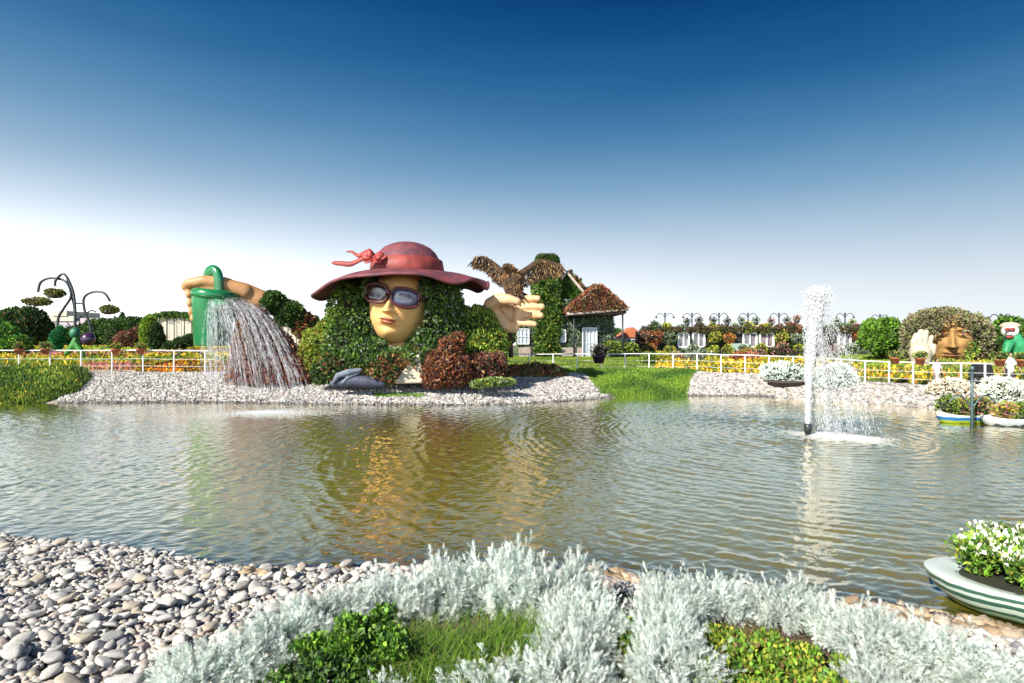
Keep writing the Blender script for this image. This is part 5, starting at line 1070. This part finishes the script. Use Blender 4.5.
# ================================================================== PEOPLE
def person(label, px, Y, h_, shirt, trousers, skin=(.35, .2, .13), arm_out=.0, hair=(.02, .015, .012), zoff=0, long_skirt=False):
    b = ground(px, Y, zoff); t = thing('person', label, 'person', b); u = h_/1.75
    q = lambda x, y, z: b+np.array([x, y, z])*u
    g = G()
    for s_ in (-1, 1): capsule(g, [q(s_*.10, .02, .92), q(s_*.11, -.01, .50), q(s_*.115, .02, .08)], [.085*u, .058*u, .04*u], 10); capsule(g, [q(s_*.115, .02, .05), q(s_*.125, -.12, .035)], [.045*u, .035*u], 8)
    capsule(g, [q(0, 0, .95), q(0, .0, 1.12), q(0, 0, 1.36)], [.14*u, .12*u, .15*u], 12); capsule(g, [q(0, 0, 1.40), q(0, 0, 1.52)], [.06*u, .05*u], 8)
    g.ell(q(0, -.01, 1.63), (.078*u, .095*u, .115*u), 14); g.ell(q(0, -.105, 1.62), (.014*u, .02*u, .02*u), 6)
    for s_ in (-1, 1):
        el = q(s_*(.26+arm_out), -.02, 1.12); wr = q(s_*(.27+arm_out*1.2), -.14, .88)
        capsule(g, [q(s_*.17, 0, 1.38), el, wr], [.052*u, .04*u, .028*u], 8); capsule(g, [wr, q(s_*(.27+arm_out*1.2), -.17, .80)], [.030*u, .022*u], 8)
        for f_ in range(4): capsule(g, [q(s_*(.255+arm_out*1.2+.012*f_), -.175, .80), q(s_*(.255+arm_out*1.2+.012*f_), -.185, .74-.008*(f_ % 3))], [.008*u, .006*u], 6)
    remesh(g, 'body', solid('skin_tone', skin, rough=.6, var=.1) if 'skin_tone' not in MATS else MATS['skin_tone'], t, .018*u, 2)
    g = G(); capsule(g, [q(0, 0, .93), q(0, 0, 1.12), q(0, .005, 1.37)], [.165*u, .145*u, .168*u], 14)
    for s_ in (-1, 1): capsule(g, [q(s_*.16, 0, 1.39), q(s_*(.235+arm_out*.8), -.01, 1.20)], [.07*u, .06*u], 10)
    remesh(g, 'shirt', solid('shirt_%d' % px, shirt, rough=.85, var=.12), t, .02*u, 2)
    g = G(); 
    for s_ in (-1, 1): capsule(g, [q(s_*.09, .02, .93), q(s_*.11, -.01, .50), q(s_*.115, .02, .12 if not long_skirt else .5)], [.115*u, .08*u, .062*u], 10)
    remesh(g, 'trousers', solid('trousers_%d' % px, trousers, rough=.85, var=.2), t, .02*u, 2)
    g = G(); g.ell(q(0, .02, 1.675), (.09*u, .10*u, .085*u), 14); g.ell(q(0, .05, 1.62), (.085*u, .07*u, .10*u), 12); remesh(g, 'hair', solid('hair_dark', hair, rough=.6), t, .02*u, 1); return t
person('small person in a pale top with a dark cap walking behind the right railing', 937, 27.2, 1.45, (.62, .58, .60), (.25, .22, .22), zoff=-.25)
person('person in a loose white shirt and dark trousers standing behind the right railing', 1010, 26.0, 1.72, (.75, .73, .68), (.03, .03, .04), arm_out=.10, zoff=-.2)
ct = thing('garden_cart', 'small black cart parked behind the right railing left of the white-shirted person', 'cart', ground(981, 26.5)); c = ground(981, 26.5, .05)
g = G(); g.box(c+[0, 0, .62], (.85, .5, .5), top=.8); g.box(c+[.0, 0, .9], (.55, .4, .12)); g.build('body', solid('black_plastic', (.012, .012, .014), rough=.5), ct)
for s_ in (-1, 1): G().tube([c+[s_*.3, -.22, .16], c+[s_*.3, .22, .16]], .16, 14).build('wheel', DARKM, ct, True)

# ================================================================== SMALL BOATS AND LAMP, far right
def boat(name, label, c, L, W, hgt, yaw, mats, group=None, rim=.06, bow=1.0, mat_rim=WHITEP):
    """rounded canoe hull: ring profile around an ellipse with upswept ends"""
    t = thing(name, label, 'boat', c, group); n_ = 64; a_ = np.linspace(0, 2*np.pi, n_, endpoint=False)
    ca, sa = np.cos(a_), np.sin(a_); M = np.array(Matrix.Rotation(yaw, 3, 'Z'))
    prof = [(.30, -.35), (.62, -.22), (.82, .10), (.93, .45), (.985, .78), (1.0, 1.0), (.95, 1.05), (.82, 1.04), (.74, .86)]
    V = []
    for (r_, z_) in prof:
        sheer = bow*.38*np.abs(ca)**3; zz_ = hgt*(z_*(1+sheer))
        V.append(np.stack([L/2*(r_+(1-r_)*.25)*np.sign(ca)*np.abs(ca)**.9, W/2*r_*np.sign(sa)*np.abs(sa)**.95, zz_], -1))
    V = (np.array(V).reshape(-1, 3) @ M.T)+np.array(c); nr = len(prof); I = np.arange(nr-1)[:, None]*n_; J = np.arange(n_)[None]; J2 = (J+1) % n_; f = np.stack([I+J, I+J2, I+n_+J2, I+n_+J], -1)
    g = G(); g.add(V, f[:5].reshape(-1, 4)); h_ = g.build('hull', mats[0], t, True)
    g = G(); g.add(V, f[5:].reshape(-1, 4)); g.build('gunwale', mat_rim, t, True)
    inner = V[(nr-1)*n_:nr*n_]; ctr = inner.mean(0)-[0, 0, .05]; g = G(); g.add(np.vstack([inner, ctr[None]]), [[i, (i+1) % n_, n_] for i in range(n_)]); g.build('soil_bed', CORE, t, True)
    return t, M
def zband_mat(name, bands_, zs, rough=.4, wob=.0):
    m, n, out = newmat(name); b = n.nodes.new('ShaderNodeBsdfPrincipled'); b.inputs['Roughness'].default_value = rough; b.inputs['Coat Weight'].default_value = .3
    tc = n.nodes.new('ShaderNodeTexCoord'); sx = n.nodes.new('ShaderNodeSeparateXYZ'); n.links.new(tc.outputs['Object'], sx.inputs[0])
    no = n.nodes.new('ShaderNodeTexNoise'); no.inputs['Scale'].default_value = 2.2; no.inputs['Detail'].default_value = 3; n.links.new(tc.outputs['Object'], no.inputs['Vector'])
    ma = n.nodes.new('ShaderNodeMath'); ma.operation = 'MULTIPLY_ADD'; n.links.new(no.outputs[0], ma.inputs[0]); ma.inputs[1].default_value = wob; n.links.new(sx.outputs[2], ma.inputs[2])
    mr = n.nodes.new('ShaderNodeMapRange'); mr.inputs[1].default_value = zs[0]; mr.inputs[2].default_value = zs[1]; n.links.new(ma.outputs[0], mr.inputs[0])
    cr = n.nodes.new('ShaderNodeValToRGB'); cr.color_ramp.interpolation = 'CONSTANT'; n.links.new(mr.outputs[0], cr.inputs[0])
    el = cr.color_ramp.elements; el[0].position = 0; el[0].color = (*bands_[0][1], 1); el[1].position = bands_[1][0]; el[1].color = (*bands_[1][1], 1)
    for p_, c_ in bands_[2:]: e_ = el.new(p_); e_.color = (*c_, 1)
    n.links.new(cr.outputs[0], b.inputs['Base Color']); n.links.new(b.outputs[0], out.inputs[0]); MATS[name] = m; return m
bx_, by_ = (970-512)*18.9/F, 18.9
HULLA = zband_mat('green_blue_hull', [(0, (.04, .28, .04)), (.34, (.40, .52, .03)), (.55, (.02, .16, .42)), (.80, (.70, .72, .66))], (-.08, .36), wob=.12)
t, M = boat('boat_planter', 'small planter boat striped lime green, blue and white at the right far shore', (bx_, by_+.2, 0), 2.0, .85, .26, R(4), (HULLA,), 'planter boats at the right shore')
def fill_plants(t, c, items):
    for (dx, dy, r_, h_, pal, size, n_) in items:
        g = G(); e_ = (c[0]+dx, c[1]+dy, c[2], r_, r_*.75, h_); bush(g, lumps([e_], 6, .45, int(dx*50+99)), n_, size, pal, core=.6, up=.7); g.build('plant', [LEAF, CORE], t)
fill_plants(t, (bx_, by_+.2, .5), [(-.6, 0, .34, .30, mixpal(P_LIME, P_GREEN), .09, 900), (-.05, .05, .32, .26, mixpal(P_LIME, P_BROWN), .09, 900), (.5, 0, .40, .30, mixpal(P_LIME, P_PINK, P_GREEN), .09, 1000)])
PATB = zband_mat('speckled_hull', [(0, (.03, .05, .06)), (.3, (.25, .32, .40)), (.5, (.05, .07, .10)), (.7, (.5, .55, .58))], (0, .4), wob=.5)
t, M = boat('boat_planter', 'second planter boat with a dark speckled hull cut by the right edge', ((1019-512)*18.2/F, 18.3, 0), 2.1, .8, .24, R(-6), (PATB,), 'planter boats at the right shore')
fill_plants(t, ((1019-512)*18.2/F, 18.3, .45), [(-.4, 0, .3, .24, mixpal(P_LIME, P_PINK, P_YEL[:1]), .09, 900), (.3, 0, .34, .26, mixpal(P_GREEN, P_LIME), .09, 900)])
# downturned two-armed post standing in the water
pl = thing('lamp_post', 'teal-grey post with two drooping arms standing in the water by the small boats', 'lamp post', ((972-512)*17.6/F, 17.6, 0)); b = np.array([(972-512)*17.6/F, 17.6, 0])
STM = solid('teal_grey_metal', (.08, .13, .14), rough=.4, var=.3, metal=.3)
zt_ = EYE-(370-HOR)*17.6/F; G().tube([b-[0, 0, .5], b+[0, 0, 1.0], b+[0, 0, zt_]], [.055, .042, .036], 12).lathe(b, [(.01, zt_-.02), (.06, zt_-.02), (.07, zt_+.05), (.05, zt_+.12), (.01, zt_+.13)], 12).build('pole', STM, pl, True)
for s_ in (-1, 1):
    a_ = np.linspace(0, 1, 14); pts = b+np.stack([s_*(.72*a_), 0*a_, .62+.50*np.sin(a_*2.5)*(1)-.12*a_], -1); G().tube(pts, .022, 8).build('arm', STM, pl, True)
# white flowering mounds and bowls on the right bank
def silver_mound(label, px, Y, rx, rz, name='silver_bush', group=None, pal=P_SILV, n_=5200, dz=.0, extra=None, size=.12):
    b = ground(px, Y); k = Y/F; g = G(); E_ = [(b[0], b[1], b[2]+rz*k*.6+dz, rx*k, rx*k*.8, rz*k)]
    bush(g, lumps(E_, 12, .38, int(px)), n_, size, pal, core=.8, wid=.35)
    if extra is not None: P, N = shell([(b[0]+.15, b[1]-.15, b[2]+rz*k*1.15+dz, rx*k*.55, rx*k*.4, rz*k*.45)], 1800); g.leaves(P, N, .11, extra)
    return tag(g.build(name, [SILVER, CORE]), label, 'bush', group)
silver_mound('silvery white mound with an olive green centre left of the fountain spray', 786, 30.0, 23, 10, extra=mixpal(P_LIME, P_BROWN), n_=6500)
silver_mound('silvery white rounded bush right of the fountain spray', 835, 27.6, 21, 13, n_=6500)
silver_mound('broad white flowering mound below the white-shirted person', 1006, 22.6, 22, 13, n_=6000, pal=mixpal(P_WHITE, P_SILV))
silver_mound('pale cream flowering mound left of the lamp post', 952, 24.0, 20, 9, pal=mixpal(P_WHITE, P_PINK[2:3]), n_=4500)
g = G(); c = ground(786, 29.2); g.lathe(c-[0, .2, .15], [(.01, 0), (.7, .02), (1.02, .28), (1.06, .30), (.98, .33), (.01, .33)], 30, sy=.8); tag(g.build('stone_bowl', solid('brown_bowl', (.07, .05, .045), rough=.8, var=.4), None, True), 'low dark brown bowl under the silvery mound left of the fountain', 'bowl')
q = ground(957, 21.6); potplant('flower_pot', 'tilted orange clay pot on the stones left of the lamp post', 'flower pot', q, .26, .36, mixpal(P_ORANGE, P_PINK), 500, size=.08)
q = ground(990, 21.2); potplant('flower_pot', 'white bowl of yellow-green leaves right of the lamp post', 'flower pot', q+[0, 0, .05], .34, .30, mixpal(P_LIME, P_YEL, P_GREEN), 900, potm=WHITEP, size=.09)
q = ground(947, 20.6); potplant('flower_pot', 'low white pot with green leaves behind the small lime boat', 'flower pot', q+[0, 0, .0], .26, .26, mixpal(P_LIME, P_GREEN), 600, potm=WHITEP, size=.09)

# ================================================================== LARGE BOAT PLANTER, front right
NAVH = zband_mat('striped_hull', [(0, (.02, .05, .035)), (.20, (.58, .64, .55)), (.26, (.03, .08, .055)), (.36, (.36, .55, .34)), (.46, (.04, .10, .07)), (.54, (.52, .62, .52)), (.64, (.04, .11, .08)), (.73, (.50, .60, .52)), (.80, (.05, .12, .09)), (.87, (.58, .64, .58))], (-.10, .40), wob=.10, rough=.3)
RIMM = zband_mat('striped_rim', [(0, (.55, .62, .58)), (.25, (.06, .13, .10)), (.36, (.56, .64, .60)), (.52, (.08, .16, .12)), (.60, (.56, .64, .60)), (.76, (.20, .22, .32)), (.82, (.58, .66, .62))], (.22, .46), wob=.30, rough=.3)
BC = (5.76, 5.45, 0)
t, M = boat('boat_planter', 'big boat planter with dark green and white striped hull, full of pale flowering plants, in the near right water', BC, 3.1, 1.5, .27, R(-14), (NAVH,), 'planter boats at the right shore', mat_rim=RIMM, bow=.35)
t['label'] = 'big green and white striped boat planter full of pale flowering plants, near right'
for (dx, dy, sc) in ((-1.02, .12, 1.), (-.75, -.15, .9), (-.2, -.32, .9), (-.8, .38, 1.), (-.45, .25, 1.15), (-.5, -.22, .95), (.05, .1, 1.2), (.1, -.25, 1.), (.6, .0, 1.2), (1.0, .0, 1.0)):
    d = M @ np.array([dx, dy, 0]); c = np.array(BC)+d+[0, 0, .25]
    g = G(); n_ = 150; P = []; N = []
    for i in range(70):
        a_ = rng.random()*6.28; l_ = rng.uniform(.3, 1.); tip = c+np.array([math.cos(a_)*.30*l_, math.sin(a_)*.24*l_, .42*math.sqrt(max(0, 1-.7*l_*l_))])*sc; g.tube([c, (c+tip)/2+[0, 0, .03], tip], .004, 4, col=(.10, .18, .04))
        for q in range(16): u_ = rng.random()**.6; P.append(c*(1-u_)+tip*u_+rng.normal(size=3)*.03); N.append((tip-c)/np.linalg.norm(tip-c))
    P = np.array(P); N = np.array(N); g.leaves(P, N, .065, mixpal(P_GRASS, P_LIME, P_GREEN), wid=.5)
    hi = P[:, 2] > c[2]+.22*sc; k_ = hi & (rng.random(len(P)) < .45); g.leaves(P[k_]+[0, 0, .03], N[k_], .045, [(.75, .75, .66), (.66, .70, .55)], wid=.9, up=1.)
    g.build('plant', LEAF, t)

# ================================================================== NEAR BED: silver bushes, grass, leafy patches
def frond_proto(seed, R_, H_, n_sh, lean=0.):
    r_ = np.random.default_rng(seed); g = G()
    # one lobed leaf: strip of quads with side lobes
    Vs = []; Fs = []; Cs = []; cnt = 0
    for i in range(n_sh):
        a_ = r_.random()*6.283; rad = r_.random()**.55; base = np.array([math.cos(a_)*rad*R_*.62, math.sin(a_)*rad*R_*.62, H_*.12*r_.random()])
        lump_ = .78+.22*math.sin(a_*3+seed)+.12*r_.normal()
        axis_ = nrm(np.array([math.cos(a_)*rad*.95, math.sin(a_)*rad*.95, 1.05-.45*rad])+.16*r_.normal(size=3)); ln = H_*(1-.22*rad**2)*lump_*(.75+.35*r_.random())
        top_ = base+axis_*ln; tone = (.94, 1.09, 1.0, 1.14)[seed % 4]*(.80+.30*r_.random())*np.array(P_SILV[r_.integers(0, 4)])*1.2
        nl = 13
        for j in range(nl):
            u_ = .30+.70*(j/nl)**.8; p0 = base+axis_*ln*u_; ph = j*2.4+r_.random()*.8
            side = nrm(np.cross(axis_, np.array([math.cos(ph), math.sin(ph), .2]))); spread = .95*(1-.72*u_**2.0)
            d = nrm(axis_*(1-.35*spread)+side*spread+.12*r_.normal(size=3)); L = (.052+.045*r_.random())*(1.15-.25*u_); wv = nrm(np.cross(d, axis_+.01))*1.0; up_ = np.cross(wv, d)
            w0 = .0027; pts = [(0, .6), (.35, 1.), (.7, 1.1), (1., .3)]
            vv = []
            for (s_, k) in pts: c_ = p0+d*L*s_+np.array([0, 0, -.012*s_*s_])+up_*.006*math.sin(s_*3); vv += [c_-wv*w0*k, c_+wv*w0*k]
            ff = [[0, 1, 3, 2], [2, 3, 5, 4], [4, 5, 7, 6]]; nv = 8
            for (s_, sg, ll) in ((.30, 1, .30), (.30, -1, .30), (.52, 1, .30), (.52, -1, .30), (.75, 1, .22), (.75, -1, .22)):
                b0 = p0+d*L*s_; dd = nrm(d*.75+wv*sg*.75+up_*.15*r_.normal()); e_ = np.cross(dd, up_)*.0022; q1 = b0+dd*L*ll
                vv += [b0-e_, b0+e_, q1+e_*.9, q1-e_*.9]; ff.append([nv, nv+1, nv+2, nv+3]); nv += 4
            Vs.append(np.array(vv)); Fs.append(np.array(ff)+cnt); cnt += nv; shade = tone*(.55+.5*u_) if u_ < .55 else tone*(.9+.15*r_.random()); Cs.append(np.tile(shade, (nv, 1)))  # low leaves darker: shade inside the bush painted into leaf colour
        
    g.add(np.vstack(Vs), np.vstack(Fs), np.vstack(Cs))
    for i in range(40):      # woody grey stems
        a_ = r_.random()*6.283; rad = r_.random()**.5*.75; q = np.array([math.cos(a_)*rad*R_, math.sin(a_)*rad*R_, H_*.7*(1-.3*rad)]); g.tube([q*[.15, .15, 0], q*[.6, .6, .5], q], [.006, .004, .003], 4, col=(.22, .22, .17))
    return g
FPROTO = [frond_proto(61+k, .36, .46, 330).build('silver_bush', SILVER) for k in range(4)]
FM = [o.data for o in FPROTO]
for o in FPROTO: bpy.data.objects.remove(o)
BUSH = [  # px of the middle, depth, scale, height scale, label
 (195, 3.70, .70, .62, 'small silver-leaved bush at the left end of the planted bed, at the bottom edge'),
 (248, 3.95, .80, .72, 'silver-leaved bush at the bottom edge beside the cobbles'),
 (292, 4.30, .78, .75, 'silver-leaved bush bordering the cobbles left of the green leafy patch'),
 (338, 4.75, .80, .78, 'silver-leaved bush on the cobble side behind the green leafy patch'),
 (385, 5.05, .80, .85, 'silver-leaved bush by the water, left of the grass tuft'),
 (440, 5.25, .90, 1.0, 'silver-leaved bush by the water behind the grass tuft'),
 (505, 5.35, 1.05, 1.35, 'tallest silver-leaved bush at the waterside in the middle'),
 (562, 5.05, .90, 1.15, 'silver-leaved bush right of the tallest one by the water'),
 (590, 4.55, .72, .90, 'silver-leaved bush beside the gap to the water'),
 (572, 4.10, .72, .85, 'silver-leaved bush right of the grass tuft'),
 (505, 3.45, .80, .62, 'silver-leaved bush at the bottom edge right of the grass'),
 (572, 3.60, .72, .75, 'silver-leaved bush at the bottom edge left of the brown gap'),
 (378, 3.30, .6, .45, 'low silver-leaved bush at the bottom edge under the grass'),
 (672, 5.0, .72, .88, 'silver-leaved bush by the water just right of the gap'),
 (716, 5.25, .74, .85, 'silver-leaved bush by the water behind the dark soil hollow'),
 (785, 5.15, .80, .88, 'silver-leaved bush by the water right of the dark soil hollow'),
 (668, 4.35, .66, .90, 'silver-leaved bush between the brown gap and the yellow-green leaves'),
 (672, 3.72, .74, .80, 'silver-leaved bush at the bottom edge left of the yellow-green leaves'),
 (848, 4.70, .78, .82, 'silver-leaved bush above the right end of the yellow-green leaves'),
 (880, 4.30, .80, .85, 'silver-leaved bush right of the yellow-green leaves'),
 (935, 4.15, .80, .75, 'silver-leaved bush below the wet stones at the right'),
 (985, 3.95, .80, .68, 'silver-leaved bush near the lower right corner'),
 (1030, 3.75, .80, .60, 'silver-leaved bush cut by the lower right corner'),
 (890, 3.6, .75, .60, 'silver-leaved bush at the bottom edge right of centre'),
]
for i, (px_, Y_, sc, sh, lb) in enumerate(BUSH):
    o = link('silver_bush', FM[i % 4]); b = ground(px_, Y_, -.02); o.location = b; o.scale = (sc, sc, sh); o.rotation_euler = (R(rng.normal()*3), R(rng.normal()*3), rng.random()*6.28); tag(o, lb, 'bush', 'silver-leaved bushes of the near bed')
# grass tuft
def blades(name, label, pts, n_, h_, w_, pal, rad, lean=.5):
    g = G(); P = np.array([ground(*p) for p in pts]); idx = rng.integers(0, len(P), n_); b = P[idx]+np.column_stack([rng.normal(size=(n_, 2))*rad, np.zeros(n_)]); b[:, 2] = terrain(b[:, 0], b[:, 1])
    d = nrm(np.column_stack([rng.normal(size=(n_, 2)), np.zeros(n_)])); H_ = h_*(.5+.7*rng.random((n_, 1))); ln = lean*(.3+rng.random((n_, 1)))*H_; side = np.cross(d, [0, 0, 1.])*w_
    ts = (0, .35, .7, 1.); V = []
    for t_ in ts: c_ = b+np.array([0, 0, 1])*H_*(t_-.25*t_**3)+d*ln*t_**2; V += [c_-side*(1-t_*.85), c_+side*(1-t_*.85)]
    V = np.stack(V, 1).reshape(-1, 3); f = np.array([[0, 1, 3, 2], [2, 3, 5, 4], [4, 5, 7, 6]]); F_ = (f[None]+np.arange(n_)[:, None, None]*8).reshape(-1, 4); c = np.asarray(pal)[rng.integers(0, len(pal), n_)]*(.8+.5*rng.random((n_, 1)))
    g.add(V, F_, np.repeat(c, 8, 0)); return stuff(g.build(name, LEAF), label, 'grass')
blades('grass_tuft', 'tangle of green and straw grass blades between the silver bushes', [(400, 4.1), (430, 4.25), (455, 4.0), (480, 4.3), (500, 4.2), (420, 3.8), (460, 3.7), (390, 3.75), (520, 4.5), (440, 3.5), (540, 4.1), (510, 3.9), (480, 3.6)], 3800, .30, .0042, [tuple(1.15*v for v in c) for c in mixpal(P_GRASS, P_GRASS, P_LIME[:2], [(.26, .24, .12)], P_GREEN)], .12, lean=.9)
blades('grass_tuft', 'brown dry stems in the gap between the silver bushes', [(628, 4.3), (622, 3.9), (630, 3.6), (735, 4.5), (760, 4.5), (620, 4.6)], 800, .18, .003, mixpal(P_BROWN, P_LIME), .10, lean=.9)
def leafy(label, pts, r_, n_, pal, size, hgt):
    g = G(); 
    for p in pts:
        b = ground(*p); E_ = []
        for q in range(7):
            o_ = rng.normal(size=2)*r_*.6; hh = hgt*(.25+.6*rng.random()); rr_ = r_*(.28+.3*rng.random()); E_.append((b[0]+o_[0], b[1]+o_[1], b[2]+hh, rr_, rr_, rr_*.55))
            for w_ in range(3): g.tube([b+[o_[0]*.5, o_[1]*.5, 0], b+[o_[0]*.8, o_[1]*.8, hh*.6], np.array(E_[-1][:3])+rng.normal(size=3)*rr_*.4], .0035, 4, col=(.08, .10, .03))
        P, N = shell(E_, n_, lo=.15, hi=1.25, inside=0, zmin=b[2]); g.leaves(P, N, size, pal, wid=.75, up=.8, fold=.08)
    return tag(g.build('leafy_plant', LEAF), label, 'plant')
leafy('bright green broad-leaved plant among the silver bushes left of the grass', [(352, 4.05), (375, 4.15), (340, 3.8), (365, 3.75)], 1.0*.17, 1100, mixpal(P_GRASS, P_GREEN), .038, .34)
leafy('dark green leafy plant at the bottom edge, lower left of the grass', [(290, 3.6), (322, 3.55), (350, 3.45)], .17, 600, mixpal(P_GREEN, P_DARK, P_GRASS[:1]), .04, .24)
leafy('yellow-green low leafy patch at the bottom edge between the right silver bushes', [(735, 4.25), (775, 4.25), (805, 4.15), (750, 3.85), (785, 3.85), (815, 3.8), (745, 3.55), (780, 3.55), (815, 3.5), (840, 3.7), (722, 3.6)], .17, 1000, mixpal(P_LIME, P_LIME, P_GRASS, P_BROWN[:1], P_GREEN[:2]), .034, .17)
leafy('olive leafy tuft in the gap beside the water', [(622, 4.5), (628, 4.2)], .10, 400, mixpal(P_LIME, P_GREEN), .04, .2)
# bark mulch on the bed
g = G(); n_ = 9000; x = rng.uniform(-2.4, 4.2, n_); y = rng.uniform(2.9, 6.0, n_); k_ = near_y(x)-y > .3; x, y = x[k_], y[k_]; P = np.stack([x, y, terrain(x, y)+.008], -1)
g.leaves(P, np.tile([0, 0, .2], (len(P), 1)), .045, [(.06, .04, .028), (.10, .07, .045), (.035, .025, .02), (.14, .10, .07)], wid=.3, spread=1.2, up=0); stuff(g.build('bark_mulch', LEAF), 'dark brown bark mulch covering the soil of the near bed', 'mulch')
